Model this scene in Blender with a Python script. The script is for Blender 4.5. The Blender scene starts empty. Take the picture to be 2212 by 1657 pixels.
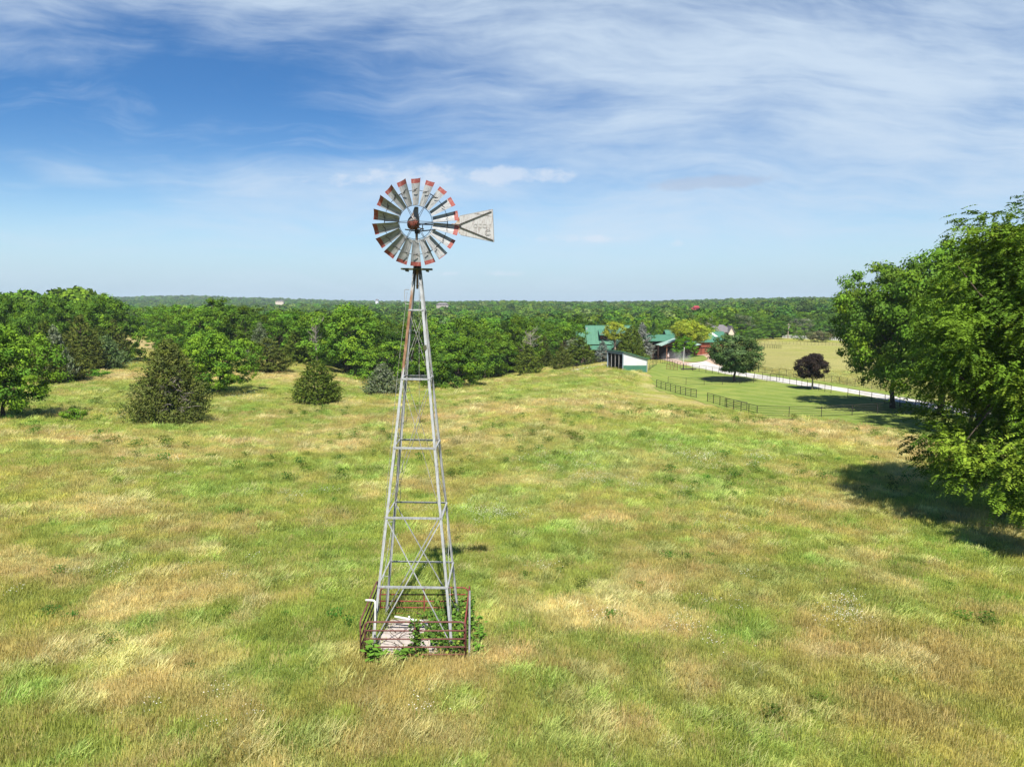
import bpy, math, random
import numpy as np
from mathutils import Vector, Matrix

R = math.radians
scene = bpy.context.scene
COL = scene.collection
rng = np.random.default_rng(7)
random.seed(7)

# ------------------------------------------------------------------ camera
PITCH = R(6.5)
CAM_Z = 10.2
FPX = 1533.6            # focal length in units of a 2212 px wide picture
cam_d = bpy.data.cameras.new('camera')
cam = bpy.data.objects.new('camera', cam_d)
COL.objects.link(cam)
cam.location = (0, 0, CAM_Z)
cam.rotation_euler = (R(90) - PITCH, 0, 0)
cam_d.sensor_width = 36.0
cam_d.lens = FPX / 2212 * 36.0
cam_d.clip_start = 0.1
cam_d.clip_end = 30000
scene.camera = cam

# ------------------------------------------------------------------ sun, sky, exposure
SUN_EL = R(56)
SUN_FROM = Vector((0.06, -1.0, 0)).normalized()
sun_vec = Vector((SUN_FROM.x * math.cos(SUN_EL), SUN_FROM.y * math.cos(SUN_EL), math.sin(SUN_EL)))
sl = bpy.data.lights.new('sun', 'SUN')
sl.energy = 5.0
sl.angle = R(0.53)
sl.color = (1.0, 0.94, 0.82)
so = bpy.data.objects.new('sun', sl)
COL.objects.link(so)
so.rotation_euler = sun_vec.to_track_quat('Z', 'Y').to_euler()
so.location = (0, -30, 60)
scene.view_settings.view_transform = 'Standard'
scene.view_settings.look = 'None'
scene.view_settings.exposure = 0.88
scene.view_settings.gamma = 1.0
scene.cycles.use_denoising = True
scene.cycles.max_bounces = 6
scene.cycles.diffuse_bounces = 2
scene.cycles.glossy_bounces = 2
scene.cycles.transmission_bounces = 4
scene.cycles.volume_bounces = 0
scene.cycles.caustics_reflective = False
scene.cycles.caustics_refractive = False


class NT:
    """small node tree writer"""
    def __init__(s, tree):
        s.t = tree
        s.n = tree.nodes
        s.l = tree.links

    def add(s, kind, **kw):
        n = s.n.new(kind)
        for k, v in kw.items():
            setattr(n, k, v)
        return n

    def put(s, sock, v):
        if isinstance(v, bpy.types.NodeSocket):
            s.l.new(v, sock)
        elif v is not None:
            if isinstance(v, (tuple, list)) and len(v) == 3 and sock.type == 'RGBA':
                v = (*v, 1)
            sock.default_value = v

    def m(s, op, a, b=None, c=None, clamp=False):
        n = s.add('ShaderNodeMath', operation=op, use_clamp=clamp)
        for i, v in enumerate((a, b, c)):
            if v is not None:
                s.put(n.inputs[i], v)
        return n.outputs[0]

    def mix(s, f, a, b, blend='MIX'):
        n = s.add('ShaderNodeMix', data_type='RGBA', blend_type=blend)
        s.put(n.inputs[0], f)
        s.put(n.inputs[6], a)
        s.put(n.inputs[7], b)
        return n.outputs[2]

    def noise(s, vec, scale, detail=4, rough=0.55, dist=0.0):
        n = s.add('ShaderNodeTexNoise')
        if vec is not None:
            s.put(n.inputs['Vector'], vec)
        n.inputs['Scale'].default_value = scale
        n.inputs['Detail'].default_value = detail
        n.inputs['Roughness'].default_value = rough
        n.inputs['Distortion'].default_value = dist
        return n.outputs[0]

    def ramp(s, f, stops):
        n = s.add('ShaderNodeValToRGB')
        s.put(n.inputs[0], f)
        e = n.color_ramp.elements
        while len(e) > 1:
            e.remove(e[-1])
        e[0].position = stops[0][0]
        c = stops[0][1]
        e[0].color = (*c, 1) if isinstance(c, tuple) else (c, c, c, 1)
        for p, c in stops[1:]:
            x = e.new(p)
            x.color = (*c, 1) if isinstance(c, tuple) else (c, c, c, 1)
        return n.outputs[0]

    def step(s, f, a, b):
        n = s.add('ShaderNodeMapRange', interpolation_type='SMOOTHSTEP')
        s.put(n.inputs[0], f)
        s.put(n.inputs[1], a)
        s.put(n.inputs[2], b)
        return n.outputs[0]

    def comb(s, x, y, z):
        n = s.add('ShaderNodeCombineXYZ')
        for i, v in enumerate((x, y, z)):
            s.put(n.inputs[i], v)
        return n.outputs[0]


world = bpy.data.worlds.new('World')
scene.world = world
world.use_nodes = True
W = NT(world.node_tree)
W.n.clear()
sky = W.add('ShaderNodeTexSky', sky_type='NISHITA')
sky.sun_disc = False
sky.sun_elevation = SUN_EL
sky.sun_rotation = math.atan2(SUN_FROM.x, SUN_FROM.y)
sky.altitude = 300
sky.air_density = 1.0
sky.dust_density = 0.4
sky.ozone_density = 2.5
tc = W.add('ShaderNodeTexCoord')
sep = W.add('ShaderNodeSeparateXYZ')
W.l.new(tc.outputs['Generated'], sep.inputs[0])
dx, dy, dz = sep.outputs
yy = W.m('MAXIMUM', dy, 0.12)
u = W.m('DIVIDE', dx, yy)
v = W.m('DIVIDE', dz, yy)


def ell(cx, cy, rx, ry, soft=1.0, tilt=0.0):
    a = W.m('SUBTRACT', u, cx)
    b = W.m('SUBTRACT', v, cy)
    if tilt:
        b = W.m('SUBTRACT', b, W.m('MULTIPLY', a, tilt))
    a = W.m('DIVIDE', a, rx)
    b = W.m('DIVIDE', b, ry)
    q = W.m('SQRT', W.m('ADD', W.m('MULTIPLY', a, a), W.m('MULTIPLY', b, b)))
    return W.step(q, 1.0 + soft, max(0.0, 1.0 - soft))


# thin streaks of cirrus
warp = W.noise(W.comb(u, W.m('MULTIPLY', v, 2.0), 3.1), 2.2, 3, 0.5)
wv = W.m('ADD', v, W.m('MULTIPLY', W.m('SUBTRACT', warp, 0.5), 0.16))
st = W.noise(W.comb(W.m('ADD', W.m('MULTIPLY', u, 1.3), W.m('MULTIPLY', wv, 1.2)), W.m('MULTIPLY', wv, 6.5), 0.7), 1.7, 8, 0.62, 0.15)
st2 = W.noise(W.comb(W.m('ADD', W.m('MULTIPLY', u, 2.0), W.m('MULTIPLY', wv, 3.0)), W.m('MULTIPLY', wv, 16.0), 5.3), 2.2, 7, 0.62, 0.1)
big = W.noise(W.comb(u, W.m('MULTIPLY', v, 2.0), 9.0), 2.6, 5, 0.55, 0.6)
veil = W.m('MAXIMUM', ell(0.47, 0.25, 0.52, 0.19, 0.75, 0.0), W.m('MULTIPLY', ell(-0.12, 0.425, 0.80, 0.055, 0.9, -0.02), 0.85))
veil = W.m('MAXIMUM', veil, W.m('MULTIPLY', ell(0.12, 0.34, 0.34, 0.10, 0.9, -0.3), 0.85))
veil = W.m('MAXIMUM', veil, W.m('MULTIPLY', ell(-0.05, 0.105, 0.5, 0.045, 0.9, -0.03), 0.62))
veil = W.m('MAXIMUM', veil, W.m('MULTIPLY', ell(-0.18, 0.165, 0.36, 0.035, 0.9, -0.02), 0.72))
veil = W.m('MAXIMUM', veil, W.m('MULTIPLY', ell(0.30, 0.10, 0.75, 0.07, 0.9, 0.04), 0.60))
veil = W.m('MAXIMUM', veil, W.m('MULTIPLY', ell(0.36, 0.125, 0.55, 0.05, 0.9, 0.10), 0.75))
veil = W.m('MAXIMUM', veil, W.m('MULTIPLY', ell(-0.62, 0.18, 0.10, 0.02, 0.9, -0.25), 0.6))
veil = W.m('MAXIMUM', veil, W.m('MULTIPLY', ell(-0.64, 0.325, 0.14, 0.03, 0.9, 0.05), 0.42))
tex = W.m('ADD', W.m('MULTIPLY', st, 0.65), W.m('MULTIPLY', big, 0.35))
den = W.m('ADD', W.m('MULTIPLY', veil, 0.62), W.m('MULTIPLY', W.m('SUBTRACT', tex, 0.5), 1.7))
den = W.m('ADD', den, W.m('MULTIPLY', W.m('SUBTRACT', st2, 0.5), 0.5))
alpha = W.m('MULTIPLY', W.step(den, 0.02, 0.80), 0.93)
# faint wisps everywhere
wisp = W.m('MULTIPLY', W.step(st2, 0.50, 0.80), 0.30)
alpha = W.m('MAXIMUM', alpha, wisp)
# low puffy clouds
puff = W.noise(W.comb(W.m('MULTIPLY', u, 1.0), W.m('MULTIPLY', v, 1.6), 2.0), 22, 6, 0.6)
puff2 = W.m('SUBTRACT', puff, 0.5)
pm = W.m('MAXIMUM', ell(0.0, 0.172, 0.085, 0.011, 0.8, 0.02), W.m('MULTIPLY', ell(-0.14, 0.172, 0.13, 0.014, 0.9), 0.8))
pm = W.m('MAXIMUM', pm, W.m('MULTIPLY', ell(0.10, 0.088, 0.10, 0.006, 0.9), 0.72))
pm = W.m('MAXIMUM', pm, W.m('MULTIPLY', ell(0.228, 0.081, 0.012, 0.006, 0.8), 0.85))
pm = W.m('MAXIMUM', pm, W.m('MULTIPLY', ell(-0.08, 0.04, 0.12, 0.004, 0.9), 0.55))
pa = W.m('MULTIPLY', W.step(W.m('ADD', pm, W.m('MULTIPLY', puff2, 2.6)), 0.35, 1.0), W.step(pm, 0.0, 0.3))
gm = W.m('MAXIMUM', ell(0.275, 0.164, 0.09, 0.010, 0.8, 0.05), W.m('MULTIPLY', ell(0.17, 0.124, 0.025, 0.004, 0.8), 0.5))
ga = W.m('MULTIPLY', W.m('MULTIPLY', W.step(W.m('ADD', gm, W.m('MULTIPLY', puff2, 1.8)), 0.3, 1.0), W.step(gm, 0.0, 0.3)), 0.6)
hsv = W.add('ShaderNodeHueSaturation')
W.l.new(sky.outputs[0], hsv.inputs['Color'])
hsv.inputs['Saturation'].default_value = 1.12
hsv.inputs['Value'].default_value = 0.76
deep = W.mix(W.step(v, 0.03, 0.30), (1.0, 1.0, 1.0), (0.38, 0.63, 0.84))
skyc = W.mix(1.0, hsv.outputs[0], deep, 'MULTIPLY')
skyc = W.mix(W.step(dz, 0.42, 0.85), skyc, W.mix(1.0, skyc, (0.62, 0.68, 0.74), 'MULTIPLY'))  # unseen sky above the frame darkened to cut the fill light
hz = W.step(v, 0.16, -0.01)
skyc = W.mix(W.m('MULTIPLY', hz, 0.75), skyc, (1.72, 2.85, 4.25))
c1 = W.mix(alpha, skyc, (3.5, 4.2, 5.0))
c2 = W.mix(ga, c1, (2.5, 3.0, 3.9))
c3 = W.mix(W.m('MULTIPLY', pa, 0.6), c2, (4.1, 4.5, 5.1))
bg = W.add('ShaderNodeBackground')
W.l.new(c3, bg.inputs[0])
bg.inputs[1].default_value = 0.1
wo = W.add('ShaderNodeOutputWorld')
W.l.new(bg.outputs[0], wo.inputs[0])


# ------------------------------------------------------------------ general helpers
def tag(o, label=None, cat=None, group=None, kind=None):
    if label:
        o['label'] = label
    if cat:
        o['category'] = cat
    if group:
        o['group'] = group
    if kind:
        o['kind'] = kind
    return o


def empty(name, loc, rz=0.0, label=None, cat=None, group=None):
    o = bpy.data.objects.new(name, None)
    o.empty_display_size = 0.3
    COL.objects.link(o)
    o.location = loc
    o.rotation_euler = (0, 0, rz)
    return tag(o, label, cat, group)


def np_mesh(name, verts, faces, mats, col=None, fmat=None, smooth=False):
    """verts (n,3), faces (m,k) all of one size"""
    verts = np.asarray(verts, np.float32)
    faces = np.asarray(faces, np.int32)
    me = bpy.data.meshes.new(name)
    k = faces.shape[1]
    me.vertices.add(len(verts))
    me.vertices.foreach_set('co', verts.ravel())
    me.loops.add(faces.size)
    me.loops.foreach_set('vertex_index', faces.ravel())
    me.polygons.add(len(faces))
    me.polygons.foreach_set('loop_start', np.arange(0, faces.size, k, dtype=np.int32))
    me.polygons.foreach_set('loop_total', np.full(len(faces), k, np.int32))
    if fmat is not None:
        me.polygons.foreach_set('material_index', np.asarray(fmat, np.int32))
    me.polygons.foreach_set('use_smooth', np.full(len(faces), smooth, bool))
    for m_ in (mats if isinstance(mats, (list, tuple)) else [mats]):
        me.materials.append(m_)
    if col is not None:
        a = me.attributes.new('col', 'FLOAT_COLOR', 'POINT')
        c = np.ones((len(verts), 4), np.float32)
        c[:, :3] = col
        a.data.foreach_set('color', c.ravel())
    me.update()
    return me


def link(name, me, parent=None, loc=None):
    o = bpy.data.objects.new(name, me)
    COL.objects.link(o)
    if parent is not None:
        o.parent = parent
    if loc is not None:
        o.location = loc
    return o


class MB:
    """collects boxes, bars, tubes and prisms into one mesh"""
    def __init__(s):
        s.v = []
        s.f = []
        s.mi = []

    def poly(s, pts, faces, mi=0):
        b = len(s.v)
        s.v += [tuple(p) for p in pts]
        for f in faces:
            s.f.append([b + i for i in f])
            s.mi.append(mi)
        return s

    def box(s, c, d, mi=0, rot=None):
        x, y, z = d[0] / 2, d[1] / 2, d[2] / 2
        p = [Vector((i * x, j * y, k * z)) for k in (-1, 1) for j in (-1, 1) for i in (-1, 1)]
        if rot is not None:
            p = [rot @ q for q in p]
        p = [q + Vector(c) for q in p]
        return s.poly(p, [(0, 2, 3, 1), (4, 5, 7, 6), (0, 1, 5, 4), (2, 6, 7, 3), (0, 4, 6, 2), (1, 3, 7, 5)], mi)

    def bar(s, a, b, w, h, up=(0, 0, 1), mi=0, off=(0, 0)):
        a, b = Vector(a), Vector(b)
        d = (b - a).normalized()
        upv = Vector(up)
        x = d.cross(upv)
        if x.length < 1e-5:
            x = d.cross(Vector((1, 0, 0)))
        x.normalize()
        y = x.cross(d).normalized()
        pts = []
        for q in (a, b):
            for i, j in ((-1, -1), (1, -1), (1, 1), (-1, 1)):
                pts.append(q + x * (i * w / 2 + off[0]) + y * (j * h / 2 + off[1]))
        return s.poly(pts, [(0, 1, 2, 3), (7, 6, 5, 4), (0, 4, 5, 1), (1, 5, 6, 2), (2, 6, 7, 3), (3, 7, 4, 0)], mi)

    def tube(s, pts, r, n=8, mi=0, caps=True):
        pts = [Vector(p) for p in pts]
        rs = r if isinstance(r, (list, tuple)) else [r] * len(pts)
        ring = []
        px = None
        for i, p in enumerate(pts):
            d = (pts[min(i + 1, len(pts) - 1)] - pts[max(i - 1, 0)])
            d = d.normalized() if d.length > 1e-9 else Vector((0, 0, 1))
            if px is None:
                px = d.orthogonal().normalized()
            else:
                px = (px - d * px.dot(d))
                px = px.normalized() if px.length > 1e-6 else d.orthogonal().normalized()
            py = d.cross(px)
            ring.append([p + (px * math.cos(2 * math.pi * k / n) + py * math.sin(2 * math.pi * k / n)) * rs[i] for k in range(n)])
        vs = [q for rg in ring for q in rg]
        fs = []
        for i in range(len(pts) - 1):
            for k in range(n):
                a = i * n + k
                b = i * n + (k + 1) % n
                fs.append((a, b, b + n, a + n))
        if caps:
            fs.append(tuple(range(n - 1, -1, -1)))
            fs.append(tuple(range((len(pts) - 1) * n, len(pts) * n)))
        return s.poly(vs, fs, mi)

    def prism(s, prof, axis0, axis1, mi=0):
        """prof: list of 3D points (one end); extruded by vector axis1-axis0"""
        d = Vector(axis1) - Vector(axis0)
        n = len(prof)
        p = [Vector(q) for q in prof] + [Vector(q) + d for q in prof]
        fs = [tuple(range(n - 1, -1, -1)), tuple(range(n, 2 * n))]
        for i in range(n):
            j = (i + 1) % n
            fs.append((i, j, j + n, i + n))
        return s.poly(p, fs, mi)

    def slab(s, quad, t, mi=0):
        """a sheet with thickness t, the four corners being its upper face"""
        q = [Vector(p) for p in quad]
        nrm = (q[1] - q[0]).cross(q[2] - q[0]).normalized()
        lo = [p - nrm * t for p in q]
        return s.poly(q + lo, [(0, 1, 2, 3), (7, 6, 5, 4), (0, 4, 5, 1), (1, 5, 6, 2), (2, 6, 7, 3), (3, 7, 4, 0)], mi)

    def lathe(s, prof, c=(0, 0, 0), n=20, mi=0, mat=None):
        pts = []
        for r, z in prof:
            for k in range(n):
                a = 2 * math.pi * k / n
                p = Vector((r * math.cos(a), r * math.sin(a), z))
                if mat is not None:
                    p = mat @ p
                pts.append(p + Vector(c))
        fs = []
        for i in range(len(prof) - 1):
            for k in range(n):
                a = i * n + k
                b = i * n + (k + 1) % n
                fs.append((a, b, b + n, a + n))
        return s.poly(pts, fs, mi)

    def build(s, name, mats, parent=None, smooth=False, loc=None):
        me = bpy.data.meshes.new(name)
        me.from_pydata(s.v, [], s.f)
        for m_ in (mats if isinstance(mats, (list, tuple)) else [mats]):
            me.materials.append(m_)
        me.polygons.foreach_set('material_index', np.asarray(s.mi, np.int32))
        me.polygons.foreach_set('use_smooth', np.full(len(s.f), smooth, bool))
        me.update()
        return link(name, me, parent, loc)


# ------------------------------------------------------------------ materials
def principled(name, base, rough=0.7, metal=0.0, spec=0.3):
    m_ = bpy.data.materials.new(name)
    m_.use_nodes = True
    t = NT(m_.node_tree)
    b = t.n['Principled BSDF']
    t.put(b.inputs['Base Color'], base)
    b.inputs['Roughness'].default_value = rough
    b.inputs['Metallic'].default_value = metal
    b.inputs['Specular IOR Level'].default_value = spec
    return m_, t, b


def worn(name, c1, c2, scale=6.0, lo=0.4, hi=0.65, rough=0.6, metal=0.0, stretch=(1, 1, 1), spec=0.3, bump=0.0):
    """two colours mixed by a blotchy noise in object space"""
    m_, t, b = principled(name, c1, rough, metal, spec)
    co = t.add('ShaderNodeTexCoord')
    mp = t.add('ShaderNodeMapping')
    mp.inputs['Scale'].default_value = stretch
    t.l.new(co.outputs['Object'], mp.inputs[0])
    n = t.noise(mp.outputs[0], scale, 6, 0.65)
    f = t.step(n, lo, hi)
    c = t.mix(f, c1, c2)
    t.l.new(c, b.inputs['Base Color'])
    if bump:
        bp = t.add('ShaderNodeBump')
        bp.inputs['Strength'].default_value = bump
        t.l.new(n, bp.inputs['Height'])
        t.l.new(bp.outputs[0], b.inputs['Normal'])
    return m_


M = {}
M['galv'] = worn('galvanised_steel', (0.40, 0.415, 0.44), (0.25, 0.255, 0.265), 5, 0.4, 0.7, 0.5, 0.25, (3, 3, 1))
M['galv_dark'] = worn('weathered_steel', (0.22, 0.22, 0.23), (0.14, 0.10, 0.08), 8, 0.45, 0.65, 0.6, 0.2)
M['rod'] = worn('brace_steel', (0.33, 0.33, 0.33), (0.16, 0.11, 0.08), 9, 0.45, 0.65, 0.6, 0.2)
M['rust'] = worn('rusted_steel', (0.20, 0.085, 0.045), (0.10, 0.05, 0.035), 10, 0.4, 0.65, 0.85)
M['rust_pale'] = worn('pale_rusted_pipe', (0.30, 0.20, 0.14), (0.12, 0.06, 0.04), 9, 0.45, 0.62, 0.8)
M['black'] = worn('blackened_iron', (0.030, 0.028, 0.028), (0.07, 0.045, 0.035), 12, 0.5, 0.7, 0.6)
M['red_iron'] = worn('red_painted_iron', (0.16, 0.040, 0.028), (0.055, 0.030, 0.025), 14, 0.45, 0.65, 0.7)
M['gate_red'] = worn('faded_red_gate_paint', (0.235, 0.050, 0.038), (0.13, 0.045, 0.035), 9, 0.42, 0.62, 0.65)
M['gate_brown'] = worn('rusted_gate_tube', (0.130, 0.050, 0.042), (0.26, 0.20, 0.18), 16, 0.55, 0.75, 0.75)
M['pvc'] = worn('white_plastic_pipe', (0.64, 0.63, 0.61), (0.52, 0.50, 0.47), 5, 0.5, 0.7, 0.45)
M['plank'] = worn('mossy_plank', (0.105, 0.10, 0.065), (0.050, 0.065, 0.030), 9, 0.4, 0.65, 0.9)
M['concrete'] = worn('weathered_concrete', (0.42, 0.375, 0.35), (0.30, 0.265, 0.24), 3.5, 0.42, 0.68, 0.9)
M['bark'] = worn('bark', (0.105, 0.085, 0.065), (0.055, 0.042, 0.032), 6, 0.4, 0.6, 0.95, 0, (4, 4, 1), 0.1, 0.4)
M['bark_dead'] = worn('bleached_dead_wood', (0.34, 0.31, 0.28), (0.20, 0.17, 0.15), 6, 0.4, 0.6, 0.95, 0, (4, 4, 1), 0.1)
M['bark_pale'] = worn('pale_bark', (0.42, 0.34, 0.27), (0.30, 0.23, 0.18), 5, 0.4, 0.6, 0.95, 0, (4, 4, 1), 0.1)
M['fence'] = worn('dark_pipe_paint', (0.030, 0.026, 0.024), (0.075, 0.050, 0.040), 3, 0.5, 0.7, 0.6)
M['white_fence'] = worn('white_fence_paint', (0.62, 0.62, 0.61), (0.5, 0.5, 0.49), 2, 0.5, 0.7, 0.6)
M['white_wall'] = worn('white_metal_siding', (0.56, 0.58, 0.60), (0.51, 0.525, 0.545), 0.6, 0.4, 0.7, 0.5)
M['green_wall'] = worn('green_metal_siding', (0.055, 0.165, 0.110), (0.045, 0.14, 0.095), 0.8, 0.4, 0.7, 0.5)
M['grey_trim'] = worn('blue_grey_trim', (0.20, 0.25, 0.30), (0.16, 0.20, 0.24), 1.5, 0.4, 0.7, 0.55)
M['dark_in'] = worn('painted_shade_interior', (0.040, 0.038, 0.036), (0.025, 0.022, 0.02), 1.2, 0.4, 0.7, 0.9)  # shade inside the open shed put into the colour
M['log'] = worn('dark_brown_logs', (0.050, 0.026, 0.018), (0.030, 0.016, 0.012), 2.5, 0.4, 0.7, 0.8, 0, (1, 1, 5))
M['redwood'] = worn('red_stained_boards', (0.235, 0.066, 0.036), (0.17, 0.048, 0.028), 1.4, 0.4, 0.7, 0.75, 0, (6, 6, 1))
M['redwood_dark'] = worn('dark_red_trim', (0.115, 0.030, 0.020), (0.09, 0.024, 0.016), 2, 0.4, 0.7, 0.75)
M['timber'] = worn('pale_timber_post', (0.34, 0.17, 0.10), (0.25, 0.12, 0.07), 2, 0.4, 0.7, 0.8)
M['shingle'] = worn('grey_shingles', (0.155, 0.145, 0.155), (0.115, 0.108, 0.118), 1.5, 0.4, 0.7, 0.9)
M['cream'] = worn('cream_stucco', (0.58, 0.50, 0.42), (0.50, 0.43, 0.36), 0.8, 0.4, 0.7, 0.9)
M['drab'] = worn('drab_render', (0.36, 0.32, 0.29), (0.30, 0.27, 0.245), 0.8, 0.4, 0.7, 0.9)
M['red_roof'] = worn('red_metal_roof', (0.32, 0.035, 0.045), (0.25, 0.03, 0.04), 0.6, 0.4, 0.7, 0.5)
M['glass'] = principled('dark_window_glass', (0.02, 0.025, 0.03), 0.1, 0, 0.5)[0]
M['skylight'] = principled('white_skylight_sheet', (0.8, 0.8, 0.8), 0.4)[0]
M['rock'] = worn('pinkish_boulder', (0.36, 0.25, 0.20), (0.22, 0.17, 0.14), 1.6, 0.4, 0.65, 0.95, 0, (1, 1, 1), 0.2, 0.4)
M['skin'] = principled('skin', (0.45, 0.27, 0.19), 0.6)[0]
M['shirt'] = worn('pale_shirt', (0.66, 0.58, 0.56), (0.55, 0.48, 0.46), 6, 0.4, 0.7, 0.9)
M['shorts'] = worn('dark_shorts', (0.07, 0.05, 0.06), (0.05, 0.04, 0.045), 6, 0.4, 0.7, 0.9)
M['cap'] = principled('white_cap_cloth', (0.75, 0.72, 0.70), 0.9)[0]


def seam_roof(name, c1, c2, pitch_m=0.5, axis=0, rough=0.38):
    """standing seam metal: raised ribs as bump and slight tone changes per sheet"""
    m_, t, b = principled(name, c1, 0.5, 0.0, 0.3)
    co = t.add('ShaderNodeTexCoord')
    sp = t.add('ShaderNodeSeparateXYZ')
    t.l.new(co.outputs['Object'], sp.inputs[0])
    q = t.m('DIVIDE', sp.outputs[axis], pitch_m)
    fr = t.m('FRACT', t.m('ADD', q, 100.0))
    rib = t.step(fr, 0.13, 0.04)
    n = t.noise(co.outputs['Object'], 0.7, 4, 0.6)
    c = t.mix(t.step(n, 0.35, 0.7), c1, c2)
    wn = t.add('ShaderNodeTexWhiteNoise', noise_dimensions='1D')
    t.l.new(t.m('FLOOR', q), wn.inputs['W'])
    c = t.mix(t.m('MULTIPLY', wn.outputs[0], 0.22), c, (c1[0] * 1.6, c1[1] * 1.45, c1[2] * 1.45))
    c = t.mix(t.m('MULTIPLY', rib, 0.35), c, (c1[0] * 0.5, c1[1] * 0.5, c1[2] * 0.5))
    t.l.new(c, b.inputs['Base Color'])
    bp = t.add('ShaderNodeBump')
    bp.inputs['Strength'].default_value = 0.6
    bp.inputs['Distance'].default_value = 0.04
    t.l.new(rib, bp.inputs['Height'])
    t.l.new(bp.outputs[0], b.inputs['Normal'])
    return m_


M['roof_green'] = seam_roof('green_standing_seam', (0.062, 0.172, 0.115), (0.052, 0.148, 0.10))
M['roof_green_y'] = seam_roof('green_standing_seam_across', (0.062, 0.172, 0.115), (0.052, 0.148, 0.10), 0.5, 1)
M['roof_pale'] = seam_roof('green_seam_painted_sheen', (0.30, 0.42, 0.38), (0.24, 0.36, 0.32), 0.5, 1)  # green roof made pale: reflected light put into the colour


def leg_material(name, z0, z1, base, rustc, darkz):
    """galvanised steel that turns to rust between two heights and is dark at the top"""
    m_, t, b = principled(name, base, 0.55, 0.2, 0.3)
    co = t.add('ShaderNodeTexCoord')
    sp = t.add('ShaderNodeSeparateXYZ')
    t.l.new(co.outputs['Object'], sp.inputs[0])
    mp = t.add('ShaderNodeMapping')
    mp.inputs['Scale'].default_value = (3, 3, 0.8)
    t.l.new(co.outputs['Object'], mp.inputs[0])
    n = t.noise(mp.outputs[0], 6, 6, 0.65)
    g = t.mix(t.step(n, 0.4, 0.7), base, (base[0] * 0.68, base[1] * 0.67, base[2] * 0.66))
    zz = t.m('ADD', sp.outputs[2], t.m('MULTIPLY', t.m('SUBTRACT', n, 0.5), 1.2))
    rz = t.m('MULTIPLY', t.step(zz, z0, z0 + 0.25), t.step(zz, z1 + 0.3, z1))
    c = t.mix(rz, g, t.mix(t.step(n, 0.35, 0.62), rustc, (rustc[0] * 0.55, rustc[1] * 0.45, rustc[2] * 0.4)))
    dk = t.step(zz, darkz, darkz + 0.2)
    c = t.mix(dk, c, (0.055, 0.042, 0.036))
    t.l.new(c, b.inputs['Base Color'])
    return m_


M['leg_rusty'] = leg_material('leg_steel_with_rust', 8.05, 10.35, (0.41, 0.425, 0.45), (0.31, 0.185, 0.115), 10.75)
M['leg'] = leg_material('leg_steel', 30, 31, (0.41, 0.425, 0.45), (0.4, 0.2, 0.1), 10.75)


def sail_material():
    m_, t, b = principled('weathered_white_sail', (0.55, 0.55, 0.55), 0.55, 0.15, 0.35)
    co = t.add('ShaderNodeTexCoord')
    oi = t.add('ShaderNodeObjectInfo')
    av = t.add('ShaderNodeVectorMath', operation='ADD')
    t.l.new(co.outputs['Object'], av.inputs[0])
    t.l.new(t.comb(t.m('MULTIPLY', oi.outputs['Random'], 40), 0, 0), av.inputs[1])
    mp = t.add('ShaderNodeMapping')
    mp.inputs['Scale'].default_value = (1, 1, 0.22)
    t.l.new(av.outputs[0], mp.inputs[0])
    n = t.noise(mp.outputs[0], 26, 6, 0.7)
    n2 = t.noise(av.outputs[0], 7, 5, 0.6)
    c = t.mix(t.step(n, 0.42, 0.62), (0.315, 0.325, 0.34), (0.18, 0.19, 0.20))
    c = t.mix(t.m('MULTIPLY', t.step(n2, 0.58, 0.72), 0.55), c, (0.30, 0.24, 0.20))
    t.l.new(c, b.inputs['Base Color'])
    return m_


M['sail'] = sail_material()
M['sail_red'] = worn('faded_red_tip_paint', (0.22, 0.050, 0.044), (0.29, 0.14, 0.125), 18, 0.44, 0.72, 0.6, 0, (1, 1, 0.4))
M['vane'] = worn('weathered_vane_sheet', (0.41, 0.41, 0.425), (0.22, 0.185, 0.18), 22, 0.46, 0.72, 0.6, 0.1, (1, 1, 0.25))
M['vane_rust'] = worn('rust_eaten_vane_tail', (0.42, 0.38, 0.35), (0.22, 0.10, 0.05), 14, 0.44, 0.6, 0.8)
M['letter'] = worn('faded_grey_letter_paint', (0.29, 0.28, 0.285), (0.40, 0.39, 0.39), 30, 0.45, 0.6, 0.7)


def leaf_material(name, trans=0.32, instancer=False, rough=0.7):
    m_ = bpy.data.materials.new(name)
    m_.use_nodes = True
    t = NT(m_.node_tree)
    b = t.n['Principled BSDF']
    out = t.n['Material Output']
    at = t.add('ShaderNodeAttribute', attribute_name='col')
    if instancer:
        ti = t.add('ShaderNodeAttribute', attribute_name='tint', attribute_type='INSTANCER')
        tint = ti.outputs['Color']
    else:
        oi = t.add('ShaderNodeObjectInfo')
        tint = oi.outputs['Color']
    c = t.mix(1.0, at.outputs['Color'], tint, 'MULTIPLY')
    t.l.new(c, b.inputs['Base Color'])
    b.inputs['Roughness'].default_value = rough
    b.inputs['Specular IOR Level'].default_value = 0.06
    tr = t.add('ShaderNodeBsdfTranslucent')
    c2 = t.mix(1.0, c, (1.05, 1.08, 0.75), 'MULTIPLY')
    t.l.new(c2, tr.inputs[0])
    mx = t.add('ShaderNodeMixShader')
    mx.inputs[0].default_value = trans
    t.l.new(b.outputs[0], mx.inputs[1])
    t.l.new(tr.outputs[0], mx.inputs[2])
    t.l.new(mx.outputs[0], out.inputs[0])
    return m_


M['leaf'] = leaf_material('leaf', 0.16)
M['needle'] = leaf_material('needle_spray', 0.12, False, 0.7)
M['leaf_far'] = leaf_material('leaf_of_far_wood', 0.2, True, 0.6)
M['blade'] = leaf_material('grass_blade', 0.45, True, 0.6)


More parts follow.
